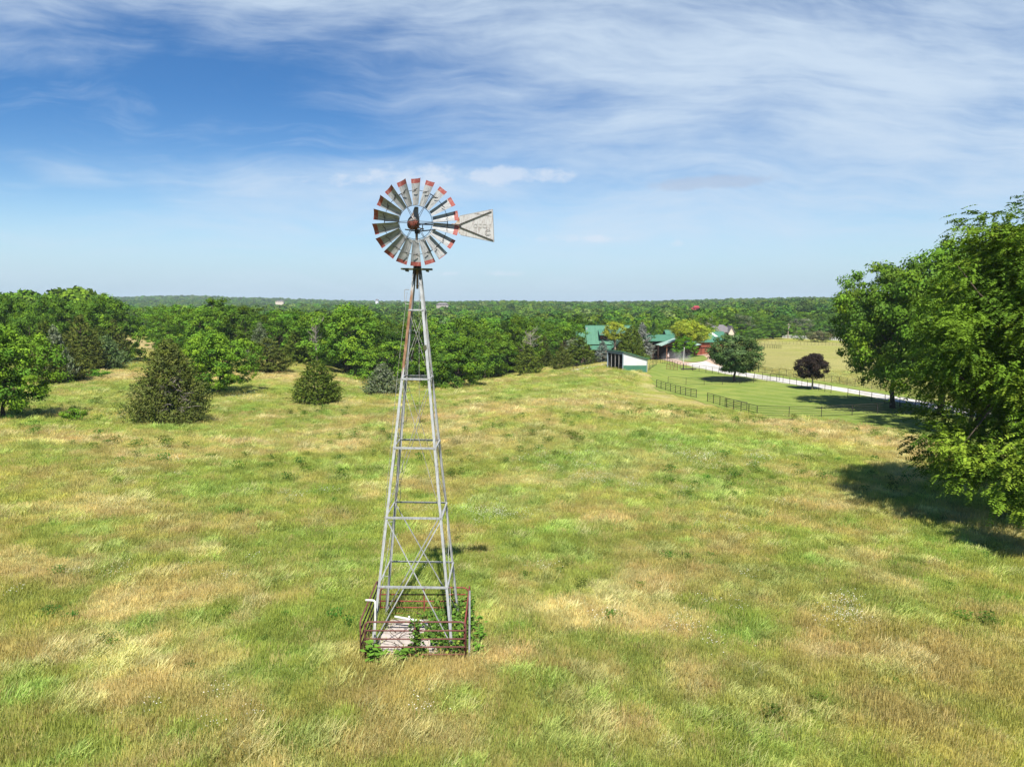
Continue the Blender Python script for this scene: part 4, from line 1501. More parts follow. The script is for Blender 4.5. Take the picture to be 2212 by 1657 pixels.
def far_house(name, label, x0, x1, ytop, yeave, ybase, d, wall, roof, cat='house', gable=None, wings=True):
    a = at((x0 + x1) / 2, ybase, d)
    s_ = d / FPX / 0.985
    w = (x1 - x0) * s_
    zb = a[2]
    t = empty(name, (a[0], d, zb), 0, label, cat)
    ze = (ybase - yeave) * s_
    zr = (ybase - ytop) * s_ * 1.02 + .3
    dep = max(7, w * .5)
    mb = MB()
    mb.box((0, dep / 2, (ze - 8) / 2), (w, dep, ze + 8))
    if gable:
        mb.prism([(gable[0] * w, -1.2, -4), (gable[1] * w, -1.2, -4), (gable[1] * w, -1.2, ze), ((gable[0] + gable[1]) / 2 * w, -1.2, zr * .93), (gable[0] * w, -1.2, ze)], (0, 0, 0), (0, 2.5, 0))
    mb.build('wall', M[wall], t)
    # hip roof
    o = .5
    h = min(dep / 2, w / 2) * .85
    v = [(-w / 2 - o, -o, ze), (w / 2 + o, -o, ze), (w / 2 + o, dep + o, ze), (-w / 2 - o, dep + o, ze), (-w / 2 + h, dep / 2, zr), (w / 2 - h, dep / 2, zr)]
    mb = MB()
    mb.poly(v, [(0, 1, 5, 4), (1, 2, 5), (2, 3, 4, 5), (3, 0, 4), (3, 2, 1, 0)])
    if gable:
        g0, g1, gm = gable[0] * w, gable[1] * w, (gable[0] + gable[1]) / 2 * w
        mb.slab([(g0 - .4, 4, ze - .3), (g0 - .4, -1.6, ze - .3), (gm, -1.6, zr * .96), (gm, 4, zr * .96)], .2)
        mb.slab([(gm + .001, 4, zr * .96), (gm + .001, -1.6, zr * .96), (g1 + .4, -1.6, ze - .3), (g1 + .4, 4, ze - .3)], .2)
    mb.build('roof', M[roof], t)
    n = max(2, int(w / 3.2))
    for k in range(n):
        x = -w / 2 + w * (k + .5) / n
        window(t, (x, -.002, ze * .55), min(1.3, w / n * .45), min(1.4, ze * .5), .06, 'cream')
    return t


gh = far_house('neighbour_house', 'grey-shingled house with cream gables showing behind the barn roof', 1534, 1583, 705, 718, 734, 275, 'cream', 'shingle', 'house', (.26, .50))
MB().tube([(-3.9, -.2, 3), (-3.9, -.2, 9.2)], .06, 6).build('vent_pipe', M['galv'], gh)
rh = far_house('hillside_house', 'red-roofed house in a clearing on the wooded hillside', 1489, 1517.5, 666.5, 670.0, 673.5, 780, 'cream', 'red_roof')
rr_ = rh.children[1]
mb = MB()
w_ = 28.5 * 780 / FPX
mb.box((1.0, 3.0, 3.4), (w_ * .40, 4.6, 2.0))
mb.poly([(1 - w_ * .24, .2, 4.3), (1 + w_ * .24, .2, 4.3), (1 + w_ * .24, 6, 4.3), (1 - w_ * .24, 6, 4.3), (1 - w_ * .15, 3.1, 6.4), (1 + w_ * .15, 3.1, 6.4)], [(0, 1, 5, 4), (1, 2, 5), (2, 3, 4, 5), (3, 0, 4), (3, 2, 1, 0)])
for xx in (-1.6, 1.4):
    mb.prism([(xx - .8, -.2, 3.9), (xx + .8, -.2, 3.9), (xx, -.2, 5.2)], (0, 0, 0), (0, 2.4, 0))
mb.build('upper_roof', M['red_roof'], rh)
far_house('distant_house', 'pale house with a brown roof in the far woods just right of the windmill tower', 943, 968, 655, 658.0, 660.5, 900, 'drab', 'shingle')
far_house('distant_house', 'low pale building among far trees near the left ridge', 595, 612, 649.5, 651, 653, 1300, 'cream', 'shingle')
far_house('distant_house', 'tiny white building on the far skyline left of the windmill tower', 811, 817, 646.5, 649, 651, 1500, 'white_wall', 'shingle')

# utility poles beyond the pasture
for X0, Y0, yt, d, lab in ((1702, 729, 699, 322, 'pale utility pole beside the white fence'), (1853, 738, 715, 330, 'slim utility pole at the right end of the white fence')):
    b = Vector(at(X0, Y0, d))
    zg = H1(b.x, d)
    top = at(X0, yt, d)[2] - zg
    t = empty('utility_pole', (b.x, d, zg), 0, lab, 'pole')
    MB().tube([(0, 0, -.5), (0.05, 0, top)], [.22, .15], 8).build('shaft', M['bark_pale'], t)
    MB().bar((-.9, 0, top - .6), (.9, 0, top - .6), .15, .18).build('crossarm', M['bark_dead'], t)
    MB().tube([(0.3, -.1, top - 1.9), (0.3, -.1, top - 1.0)], .28, 10).build('transformer', M['galv'], t)


# boulders below the lodge and by the shed
def boulder(X0, Y0, w, label, squash=.6):
    g = ground(X0, Y0)
    n, m_ = 14, 8
    vs = []
    sx = random.uniform(0, 50)
    for i in range(m_ + 1):
        th = math.pi * i / m_
        for k in range(n):
            a = 2 * math.pi * k / n
            p = Vector((math.sin(th) * math.cos(a), math.sin(th) * math.sin(a), math.cos(th)))
            q = 1 + .55 * (float(fbm(p.x * 2 + sx, p.y * 2 + p.z * 3, 1.3, 5, 3)) - .5)
            vs.append((p.x * w * q, p.y * w * .8 * q, p.z * w * squash * q))
    mb = MB()
    mb.poly(vs, [(i * n + k, (i + 1) * n + k, (i + 1) * n + (k + 1) % n, i * n + (k + 1) % n) for i in range(m_) for k in range(n)])
    o = mb.build('boulder', M['rock'], None, False, g)
    tag(o, label, 'boulder', 'boulders in the lodge garden')


boulder(1266, 782, 1.9, 'wide pinkish boulder under the dark cedar by the garden path')
boulder(1253, 783, 1.2, 'grey boulder at the left end of the lodge garden bank')
boulder(1276, 784, 1.0, 'low boulder right beside the widest pink one', .45)
boulder(1295, 776, 1.2, 'small pink boulder below the blue-grey spruce')
boulder(1308, 773, 1.9, 'tall orange-pink boulder behind the left corner of the white shed', .9)
boulder(1386, 771, 2.3, 'grey-pink boulder behind the white shed roof', .65)


# ------------------------------------------------------------------ trees
def unit(v_):
    return v_ / np.maximum(np.linalg.norm(v_, axis=-1, keepdims=True), 1e-9)


def quads(c, nrm, axis, ln, wd):
    """one four-cornered leaf per row: centre, face normal, long axis, length, width"""
    a = unit(axis - nrm * (axis * nrm).sum(-1, keepdims=True))
    b = np.cross(nrm, a)
    ln = ln[:, None] * .5
    wd = wd[:, None] * .5
    v_ = np.stack([c - a * ln, c + b * wd - a * ln * .1, c + a * ln, c - b * wd - a * ln * .1], 1)
    return v_.reshape(-1, 3)


def tree_wood(name, mat, trunk_pts, radii, limbs):
    mb = MB()
    mb.tube(trunk_pts, radii, 9)
    for pts, r in limbs:
        mb.tube(pts, r, 6)
    me_o = mb.build(name, mat, None, True)
    me = me_o.data
    bpy.data.objects.remove(me_o)
    return me


def bent(a, b, r, k=4, droop=0.0):
    a, b = Vector(a), Vector(b)
    out = []
    for i in range(k + 1):
        f = i / k
        p = a.lerp(b, f)
        w = math.sin(f * math.pi) * (b - a).length * r
        p += Vector((random.uniform(-w, w), random.uniform(-w, w), abs(w) * .4 - droop * f * f))
        out.append(p)
    return out


def broadleaf(seed, Ht, Rad, base=0.22, nclump=90, per=70, leaf=0.34, lobes=0.35, ragged=0.3, clump=0.24, hues=None, gap=0.0, mat_leaf='leaf', mat_bark='bark', wide=0.0, inner=.25, low=-.92):
    """returns (trunk mesh, crown mesh) in metres with the base at the origin"""
    g_ = np.random.default_rng(seed)
    random.seed(seed)
    zb = Ht * base
    zc = zb + (Ht - zb) * .47
    hz = (Ht - zb) * .5
    # several overlapping lobes make the uneven outline
    nl = 7
    lob = []
    for k in range(nl):
        a = 2 * math.pi * (k + g_.uniform(-.35, .35)) / nl
        e = g_.uniform(-.55, .85)
        lob.append((np.array([math.cos(a) * math.cos(e), math.sin(a) * math.cos(e), math.sin(e)]), g_.uniform(.5, 1.0)))
    d = unit(g_.normal(size=(nclump, 3)))
    d[:, 2] = np.where(d[:, 2] < low, -d[:, 2], d[:, 2])
    s_ = np.ones(nclump) * .68
    for L, w in lob:
        s_ = s_ + lobes * w * np.clip((d @ L - .45) / .55, 0, 1) ** 1.3
    rr = np.where(g_.random(nclump) < inner, g_.uniform(.25, .7, nclump), g_.uniform(.80, 1.0 + ragged * .3, nclump))
    cc = d * (s_ * rr)[:, None]
    cc[:, 0] *= Rad * (1 + wide)
    cc[:, 1] *= Rad
    cc[:, 2] = cc[:, 2] * hz + zc
    cc[:, 2] = np.clip(cc[:, 2], zb * .8, Ht * .97)
    cr = Rad * clump * g_.uniform(.65, 1.35, nclump)
    n = nclump * per
    ci = np.repeat(np.arange(nclump), per)
    off = unit(g_.normal(size=(n, 3))) * (g_.random(n) ** .45)[:, None]
    off[:, 2] *= .62
    c = cc[ci] + off * cr[ci][:, None]
    outw = unit(cc[ci] - np.array([0, 0, zc - hz * .3]))
    nrm = unit(outw * .40 + unit(off) * .85 + np.array([0, 0, .35]) + g_.normal(size=(n, 3)) * .42)
    ax = unit(g_.normal(size=(n, 3)) + outw * .6 - np.array([0, 0, .3]))
    ln = leaf * g_.uniform(.6, 1.4, n)
    V0 = quads(c, nrm, ax, ln, ln * g_.uniform(.5, .75, n))
    hues = hues or [(0.090, 0.175, 0.022)]
    hb = np.array(hues)[g_.integers(0, len(hues), nclump)]
    cb = g_.uniform(.66, 1.34, nclump)
    warm = g_.uniform(-.12, .16, nclump)
    colr = hb[ci] * cb[ci][:, None] * g_.uniform(.8, 1.2, n)[:, None]
    colr = colr * (1 + np.stack([warm[ci], warm[ci] * .2, -warm[ci]], -1))
    crown = np_mesh('crown', V0, np.arange(4 * n).reshape(n, 4), M[mat_leaf], np.repeat(np.clip(colr, .002, 1), 4, 0))
    top = Vector((g_.normal() * Rad * .08, g_.normal() * Rad * .08, zc + hz * .5))
    tr = 0.017 * Ht + .05
    tp = bent((0, 0, -.4), top, .03, 6)
    rad_ = [tr * 1.35] + [tr * (1 - .8 * k / 6) for k in range(1, 7)]
    limbs = []
    order = g_.permutation(nclump)[:16]
    for k in order:
        f = g_.uniform(.28, .8)
        i = f * 6
        a = tp[int(i)].lerp(tp[min(int(i) + 1, 6)], i - int(i))
        pts = bent(a, cc[k], .08, 4)
        r0 = tr * (1 - .75 * f) * .55
        limbs.append((pts, [r0 * (1 - .8 * q / 4) for q in range(5)]))
    return tree_wood('trunk', M[mat_bark], tp, rad_, limbs), crown


def conifer(seed, Ht, Rad, n=9000, leaf=0.30, power=.62, skirt=.10, hues=None, lump=.22, open_=0.0, base=.02, mat_bark='bark', tiers=0, notch=None):
    """red cedar or spruce: sprays of foliage on a ragged cone"""
    g_ = np.random.default_rng(seed)
    random.seed(seed)
    nb = n // 26
    t_ = 1 - g_.random(nb) ** .62
    t_ = np.clip(t_, 0.0, .995)
    a = g_.uniform(0, 2 * np.pi, nb)
    prof = (1 - t_) ** power * np.clip((t_ + skirt) / (skirt + .14), .5, 1)
    lumpn = 1 + lump * 2 * (fbm(a * 3.0 + 20 * np.cos(a), t_ * 9 + seed, .9, seed, 3) - .5)
    if tiers:
        lumpn = lumpn * (0.80 + .26 * (1 - np.mod(t_ * tiers, 1)))
    rr = Rad * prof * lumpn * np.where(g_.random(nb) < .2, g_.uniform(.45, .8, nb), np.where(g_.random(nb) < .14, g_.uniform(1.05, 1.26, nb), g_.uniform(.80, 1.04, nb)))
    if notch:
        a0, a1, t0, t1 = notch
        hit = (a > a0) & (a < a1) & (t_ > t0) & (t_ < t1) & (g_.random(nb) < .85)
        rr = np.where(hit, rr * g_.uniform(.25, .6, nb), rr)
    zb = Ht * base
    bc = np.stack([rr * np.cos(a), rr * np.sin(a), zb + t_ * (Ht - zb)], -1)
    per = 26
    N = nb * per
    bi = np.repeat(np.arange(nb), per)
    od = np.stack([np.cos(a), np.sin(a), np.full(nb, .35)], -1)
    od = unit(od + g_.normal(size=(nb, 3)) * .25)
    bl = Rad * .34 * (0.5 + .8 * (1 - t_)) * g_.uniform(.6, 1.3, nb)
    f = g_.random(N)
    c = bc[bi] + od[bi] * ((f - .72) * bl[bi])[:, None] + g_.normal(size=(N, 3)) * (Rad * .055 * (1.15 - f))[:, None] - np.array([0, 0, 1.0]) * (.12 * bl[bi] * (1 - f))[:, None]
    ax = unit(od[bi] + g_.normal(size=(N, 3)) * .55 + np.array([0, 0, .25]))
    nrm = unit(g_.normal(size=(N, 3)) * .7 + od[bi] * .4 + np.array([0, 0, .5]))
    ln = leaf * g_.uniform(.6, 1.35, N)
    V0 = quads(c, nrm, ax, ln, ln * g_.uniform(.34, .55, N))
    hues = hues or [(0.058, 0.085, 0.022)]
    hb = np.array(hues)[g_.integers(0, len(hues), nb)] * g_.uniform(.7, 1.3, nb)[:, None]
    colr = hb[bi] * g_.uniform(.8, 1.2, N)[:, None]
    crown = np_mesh('crown', V0, np.arange(4 * N).reshape(N, 4), M['needle'], np.repeat(np.clip(colr, .002, 1), 4, 0))
    tr = .022 * Ht + .04
    tp = bent((0, 0, -.4), (0, 0, Ht * .93), .015, 6)
    limbs = []
    for k in g_.permutation(nb)[:24]:
        z = max(.1, bc[k][2] - rr[k] * .35)
        limbs.append((bent((0, 0, z), bc[k], .05, 3), [tr * .35, tr * .28, tr * .2, tr * .1]))
    return tree_wood('trunk', M[mat_bark], tp, [tr * 1.3] + [tr * (1 - .9 * k / 6) for k in range(1, 7)], limbs), crown


G_MID = [(0.102, 0.195, 0.016), (0.124, 0.220, 0.018), (0.084, 0.170, 0.017)]
G_BRIGHT = [(0.108, 0.210, 0.018), (0.132, 0.236, 0.020), (0.088, 0.184, 0.018)]
G_DARK = [(0.060, 0.130, 0.017), (0.074, 0.150, 0.018), (0.052, 0.112, 0.017)]
G_GREY = [(0.150, 0.190, 0.110), (0.125, 0.170, 0.090), (0.18, 0.21, 0.14)]
C_OLIVE = [(0.090, 0.135, 0.018), (0.072, 0.112, 0.016), (0.120, 0.160, 0.022)]
C_BROWN = [(0.096, 0.125, 0.022), (0.078, 0.102, 0.020), (0.125, 0.145, 0.028)]
C_GREY = [(0.190, 0.220, 0.145), (0.100, 0.140, 0.055), (0.135, 0.170, 0.085)]
C_BLUE = [(0.190, 0.225, 0.200), (0.160, 0.200, 0.170), (0.23, 0.26, 0.24)]

KIND = {}


def kind(key, fn, Ht, Rad, **kw):
    KIND[key] = (*fn(abs(hash(key)) % 1 + len(KIND) * 13 + 5, Ht, Rad, **kw), Ht, Rad)


kind('oak_bright', broadleaf, 12, 5.2, nclump=125, per=90, leaf=.34, hues=G_BRIGHT, base=.03, inner=.15, ragged=.6, clump=.20)
kind('oak_mid', broadleaf, 13, 5.5, nclump=125, per=90, leaf=.36, hues=G_MID, base=.03, inner=.15, ragged=.6, clump=.20, lobes=.45)
kind('oak_dark', broadleaf, 11, 5.0, nclump=125, per=90, leaf=.33, hues=G_DARK + G_MID[:1], base=.03, inner=.15, ragged=.6, clump=.20)
kind('oak_tall', broadleaf, 15, 5.0, nclump=125, per=90, leaf=.36, hues=G_MID + G_BRIGHT[:1], base=.03, inner=.15, ragged=.6, clump=.20, lobes=.5)
kind('dense_bright', broadleaf, 11, 5.2, nclump=300, per=80, leaf=.30, hues=G_BRIGHT, base=.03, clump=.17, lobes=.4, ragged=.5)
kind('dense_dark', broadleaf, 11, 5.2, nclump=300, per=80, leaf=.30, hues=G_MID + G_DARK[:2], base=.03, clump=.17, lobes=.45, ragged=.6)
kind('airy', broadleaf, 10, 4.2, nclump=110, per=60, leaf=.32, hues=G_BRIGHT, base=.03, clump=.22, lobes=.6, ragged=.8, inner=.15)
kind('greyleaf', broadleaf, 10, 5.0, nclump=110, per=70, leaf=.36, hues=G_GREY, base=.03, clump=.23)
kind('maple', broadleaf, 10, 4.6, nclump=300, per=95, leaf=.25, hues=[(0.075, 0.135, 0.040), (0.060, 0.115, 0.030), (0.095, 0.15, 0.055)], base=.05, clump=.18, lobes=.22)
kind('purple', broadleaf, 7, 3.0, nclump=190, per=95, leaf=.22, hues=[(0.030, 0.022, 0.019), (0.041, 0.030, 0.025), (0.024, 0.019, 0.017)], base=.24, clump=.22, lobes=.2, mat_bark='bark_pale')
kind('locust', broadleaf, 11, 6.0, nclump=260, per=85, leaf=.30, hues=[(0.265, 0.325, 0.030), (0.30, 0.35, 0.045), (0.22, 0.29, 0.025)], base=.32, clump=.18, lobes=.22)
kind('yellow', broadleaf, 4.5, 2.3, nclump=80, per=70, leaf=.26, hues=[(0.27, 0.31, 0.040), (0.23, 0.28, 0.03)], base=.02, clump=.28, lobes=.5)
kind('shrub', broadleaf, 2.2, 1.3, nclump=50, per=50, leaf=.17, hues=G_BRIGHT, base=.02, clump=.30)
kind('brush', broadleaf, 6, 4.5, nclump=90, per=70, leaf=.32, hues=[(0.115, 0.125, 0.055), (0.10, 0.14, 0.04), (0.14, 0.13, 0.075)], base=.02, clump=.26)
kind('cedar_round', conifer, 6.5, 3.3, n=16000, leaf=.26, power=.55, hues=C_OLIVE, lump=.14)
kind('cedar_olive', conifer, 8, 3.2, n=13000, leaf=.30, power=.72, hues=C_OLIVE, lump=.30)
kind('cedar_brown', conifer, 8, 3.6, n=13000, leaf=.30, power=.62, hues=C_BROWN, lump=.34)
kind('cedar_grey', conifer, 5.5, 3.2, n=11000, leaf=.26, power=.75, hues=C_GREY, lump=.32)
kind('cedar_big', conifer, 8.6, 4.3, n=34000, leaf=.24, power=.62, notch=(R(272), R(345), .17, .52), hues=C_BROWN + [(0.105, 0.135, 0.035), (0.12, 0.14, 0.04)], lump=.55, skirt=.2)
kind('spruce_blue', conifer, 6, 2.0, n=9000, leaf=.22, power=.85, hues=C_BLUE, lump=.25)
kind('spruce_dark', conifer, 12, 4.2, n=9000, leaf=.42, power=.85, hues=[(0.035, 0.075, 0.028), (0.045, 0.09, 0.035)], lump=.25, tiers=8)

tree_no = 0


def plant(key, x, y, zbase, Ht, Rad, label, cat='tree', group=None, tint=(1, 1, 1), rz=None, name=None):
    global tree_no
    tree_no += 1
    tm, cm, h0, r0 = KIND[key]
    nm = name or {'cedar': 'cedar_tree', 'spruc': 'spruce_tree', 'shrub': 'bush', 'brush': 'thicket', 'maple': 'maple_tree'}.get(key[:5], 'broadleaf_tree')
    t = empty(nm, (x, y, zbase), random.uniform(0, 6.28) if rz is None else rz, label, cat, group)
    t.scale = (Rad / r0, Rad / r0, Ht / h0)
    a = link('trunk', tm, t)
    b = link('crown', cm, t)
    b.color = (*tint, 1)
    return t


def tree(key, X, ytop, Wpx, d, label, ybase=None, tint=(1, 1, 1), **kw):
    """a tree whose top, width and distance were surveyed"""
    if d is None:
        g = ground(X, ybase)
        d = g.y
    p = at(X, ytop, d)
    zb = H1(p[0], d)
    return plant(key, p[0], d, zb, max(p[2] - zb, 1.0), Wpx / 2 * d / FPX / .985, label, tint=tint, **kw)


# left side
tree('dense_bright', -8, 692, 190, 68, 'light green tree cut by the left edge of the field with a thin pale trunk')
tree('cedar_big', 362, 733, 170, 69, 'big shaggy brown-green cedar with bare grey twigs, nearest tree left of the windmill')
tree('dense_bright', 466, 712, 142, 100, 'rounded bright green tree directly behind the big shaggy cedar')
tree('cedar_round', 683, 778, 112, 92, 'dense dark egg-shaped cedar standing alone left of the windmill')
tree('cedar_grey', 826, 783, 96, 107, 'small silvery-grey cedar just left of the windmill legs')
tree('dense_dark', 985, 716, 126, 126, 'full dark green tree close behind the right side of the windmill tower')
tree('cedar_brown', 575, 730, 112, 127, 'broad brownish cedar between the rounded bright tree and the egg-shaped cedar')
tree('cedar_olive', 638, 712, 70, 146, 'narrow olive cedar behind the broad brownish cedar')
tree('dense_bright', 742, 652, 158, 148, 'tallest bright green tree at the wood edge left of the windmill')
tree('airy', 822, 738, 100, 138, 'loose pale green tree above the silvery cedar')
tree('cedar_olive', 1141, 742, 70, 155, 'pale olive cedar standing alone at the wood edge right of the windmill', tint=(1.25, 1.2, 1.2))
tree('cedar_brown', 1215, 748, 55, 152, 'dark cedar left of the lodge garden bank')
tree('cedar_olive', 1252, 726, 84, 160, 'broad dark cedar in front of the lodge left wing')
tree('cedar_grey', 228, 722, 94, None, 'green-grey cedar beside the dry clearing', 797, tint=(.75, .95, .6))
tree('cedar_brown', 138, 722, 92, None, 'dark brown cedar at the near edge of the left thicket', 822)
tree('cedar_brown', 95, 738, 84, None, 'dark cedar behind the light green tree at the left edge', 828)
tree('cedar_brown', 172, 680, 96, 128, 'tall brown cedar in the middle of the left thicket')
tree('cedar_olive', 95, 688, 90, 124, 'olive cedar on the left flank of the thicket')
tree('cedar_brown', 244, 690, 62, 150, 'brown cedar at the right end of the left thicket')
tree('cedar_grey', 115, 702, 80, 106, 'silver-topped cedar inside the left thicket')
tree('cedar_olive', 212, 700, 70, 140, 'olive cedar behind the green-grey cedar')
tree('dense_dark', 18, 626, 96, 134, 'tall tree rising over the left end of the thicket')
tree('dense_dark', 120, 629, 104, 150, 'round-topped tree rising over the middle of the left thicket')
tree('dense_dark', 238, 630, 112, 156, 'tall leaning-topped tree at the right end of the left thicket')
tree('oak_dark', 60, 655, 80, 128, 'dark round tree between the two tall trees at the far left')
tree('oak_mid', 178, 650, 90, 160, 'mid green tree between the round-topped and the tall trees of the left thicket')
tree('airy', 335, 664, 66, 252, 'small round tree at the far end of the dry clearing', tint=(.9, .95, .9))
tree('dense_bright', 432, 658, 112, 160, 'wide bright tree over the head of the big shaggy cedar')
tree('dense_dark', 505, 655, 105, 175, 'mid green tree over the head of the rounded bright tree')
tree('cedar_grey', 560, 695, 60, 150, 'pale cedar behind the broad brownish cedar', tint=(.9, .95, .85))
tree('oak_dark', 605, 668, 70, 185, 'dark round tree over the narrow olive cedar')
tree('shrub', 158, 878, 46, None, 'young leafy sapling in the grass left of the big shaggy cedar', 911)
tree('shrub', 205, 797, 55, None, 'low green bush in the dry clearing', 815, tint=(.8, 1.0, .9))
tree('shrub', 345, 775, 36, None, 'small bush at the top of the dry clearing', 795)
tree('shrub', 435, 705, 26, 150, 'little bush beside the far path', tint=(.9, 1, .9))

# dead wood in the big cedar
cb = None
for o in COL.objects:
    if o.name.startswith('cedar_tree') and 'shaggy' in o.get('label', ''):
        cb = o
        break
random.seed(91)
mb = MB()
for k in range(26):
    a = R(random.uniform(-95, -10))
    z = random.uniform(1.5, 5.2)
    r1 = random.uniform(2.8, 4.6) * (1 - .09 * z)
    p0 = Vector((.05, 0, z - .5))
    p1 = Vector((r1 * math.cos(a), r1 * math.sin(a), z + random.uniform(-.9, .5)))
    pts = bent(p0, p1, .10, 5)
    mb.tube(pts, [.06, .05, .04, .03, .022, .012], 5)
    for q in range(3):
        b0 = pts[random.choice((3, 4))]
        mb.tube(bent(b0, b0 + Vector((random.uniform(-.6, .9), random.uniform(-.9, .1), random.uniform(-.5, .4))), .1, 2), [.02, .015, .008], 4)
cb.rotation_euler = (0, 0, 0)
mb.build('dead_branches', M['bark_dead'], cb)

# dead trees in the wood
def bare_tree(X, ytop, ybot, d, label, wpx, seed):
    random.seed(seed)
    p = at(X, ytop, d)
    zb = H1(p[0], d)
    Ht = p[2] - zb
    t = empty('bare_tree', (p[0], d, zb), 0, label, 'tree')
    mb = MB()
    tp = bent((0, 0, -.3), (0, 0, Ht * .9), .02, 6)
    mb.tube(tp, [.26, .22, .19, .15, .11, .07, .03], 7)
    mb.build('trunk', M['bark_dead'], t)
    mb = MB()
    rw = wpx / 2 * d / FPX
    for k in range(30):
        f = random.uniform(.45, .98)
        a = random.uniform(0, 6.28)
        b0 = Vector((0, 0, Ht * .9 * f))
        l = rw * random.uniform(.4, 1.0)
        pts = bent(b0, b0 + Vector((math.cos(a) * l, math.sin(a) * l, Ht * random.uniform(.04, .16))), .1, 3)
        mb.tube(pts, [.06, .045, .03, .015], 5)
        for q in range(4):
            c0 = pts[random.choice((1, 2, 3))]
            mb.tube([c0, c0 + Vector((random.uniform(-.8, .8), random.uniform(-.8, .8), random.uniform(.2, 1.0)))], [.03, .012], 4)
    mb.build('branches', M['bark_dead'], t)


bare_tree(682, 690, 760, 143, 'pale dead tree trunk standing at the wood edge left of the windmill', 34, 3)
bare_tree(1146, 706, 760, 166, 'leafless grey tree behind the pale olive cedar', 52, 4)
bare_tree(1330, 716, 762, 169, 'bare dead-branched pine beside the yellow-topped tree at the lodge', 60, 6)

# round the lodge, the yard and the drive
t_ = tree('yellow', 1329, 693, 50, 166, 'yellow-green tree on a tall bare trunk in front of the lodge')
zb0 = t_.location.z
p_ = at(1329, 739, 166)
lift = p_[2] - zb0
t_.location.z = zb0 + lift
t_.scale = (t_.scale.x, t_.scale.x, (at(1329, 693, 166)[2] - p_[2]) / 4.5)
MB().tube([(0, 0, -lift / t_.scale.z - .3), (0.05, 0, -lift / t_.scale.z * .5), (0, 0, .6)], [.30, .24, .18], 8).build('bare_trunk', M['bark_pale'], t_)
tree('cedar_round', 1364, 704, 68, 163, 'large dense cone-shaped cedar in front of the lodge right end')
tree('spruce_blue', 1302, 735, 46, 161, 'small blue-grey spruce in front of the lodge porch')
tree('spruce_blue', 1388, 696, 62, 204, 'tall grey spruce between the lodge and the barn', tint=(1.1, 1.0, 1.0))
tree('spruce_dark', 1412, 692, 34, 232, 'dark pointed spruce behind the barn left wing')
tree('oak_bright', 1425, 695, 30, 236, 'bright green tree right of the dark pointed spruce behind the barn')
tree('greyleaf', 1240, 730, 40, 175, 'pale grey-leaved tree left of the lodge')
tree('locust', 1492, 689, 90, 206, 'large round yellow-green tree in front of the barn roof')
tree('oak_bright', 1482, 724, 50, 199, 'small bright green tree in front of the barn porch', tint=(.75, .95, .6))
tree('purple', 1484, 752, 23, 191, 'small dark purple tree on the island lawn of the yard')
tree('shrub', 1468, 764, 14, 199, 'bright bush beside the stone base of the barn')
tree('shrub', 1396, 768, 20, 190, 'low garden bush between the cone cedar and the yard', tint=(.8, .85, .8))
tree('shrub', 1286, 768, 26, 172, 'round garden shrub among the pink boulders', tint=(.8, .85, .9))
tree('shrub', 1245, 791, 18, 158, 'dark shrub at the left end of the garden path', tint=(.5, .6, .5))
tree('shrub', 1345, 766, 20, 176, 'pale shrub behind the white shed roof', tint=(1.3, 1.2, 1.0))
tree('maple', 1591, 714, 120, None, 'big round dark green tree on the mown lawn beside the gravel drive', 824)
tree('purple', 1757, 755, 70, None, 'dark purple-leaved tree with a pale trunk on the lawn beside the drive', 842)
tree('oak_mid', 1602, 700, 40, 300, 'green tree right of the grey-shingled house', tint=(.8, .9, .8))
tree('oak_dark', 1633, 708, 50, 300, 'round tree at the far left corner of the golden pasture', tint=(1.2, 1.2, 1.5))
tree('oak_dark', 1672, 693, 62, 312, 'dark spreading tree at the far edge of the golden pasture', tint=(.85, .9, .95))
tree('airy', 1707, 698, 54, 345, 'bright green tree behind the pale utility pole')
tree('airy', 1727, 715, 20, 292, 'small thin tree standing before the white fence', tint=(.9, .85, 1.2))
tree('brush', 1768, 713, 54, 288, 'low brownish thicket standing before the gap of the white fence')
tree('cedar_olive', 1805, 712, 24, 332, 'small cone cedar behind the white fence')
tree('cedar_round', 1826, 717, 20, 330, 'small round cedar behind the right end of the white fence')
tree('spruce_dark', 1816, 680, 66, 372, 'tall tiered spruce above the white fence')
tree('oak_dark', 1745, 690, 60, 380, 'dark tree behind the white fence gap')

# maples on the right and the great tree at the edge of the picture
kind('shade_maple', broadleaf, 15, 6.6, nclump=420, per=115, leaf=.30, hues=G_MID + [(0.11, 0.195, 0.028)], base=.14, clump=.16, lobes=.45, ragged=.5)
tree('shade_maple', 1948, 568, 215, 88, 'broad maple whose trunk forks beside the gravel drive', name='maple_tree', rz=1.0)
tree('shade_maple', 2055, 518, 265, 82, 'second tall maple close behind the forked maple', name='maple_tree', rz=2.4)
tree('shade_maple', 2120, 560, 200, 66, 'shorter maple leaning into the great tree at the field edge', name='maple_tree', rz=4.1, tint=(.9, .95, .9))


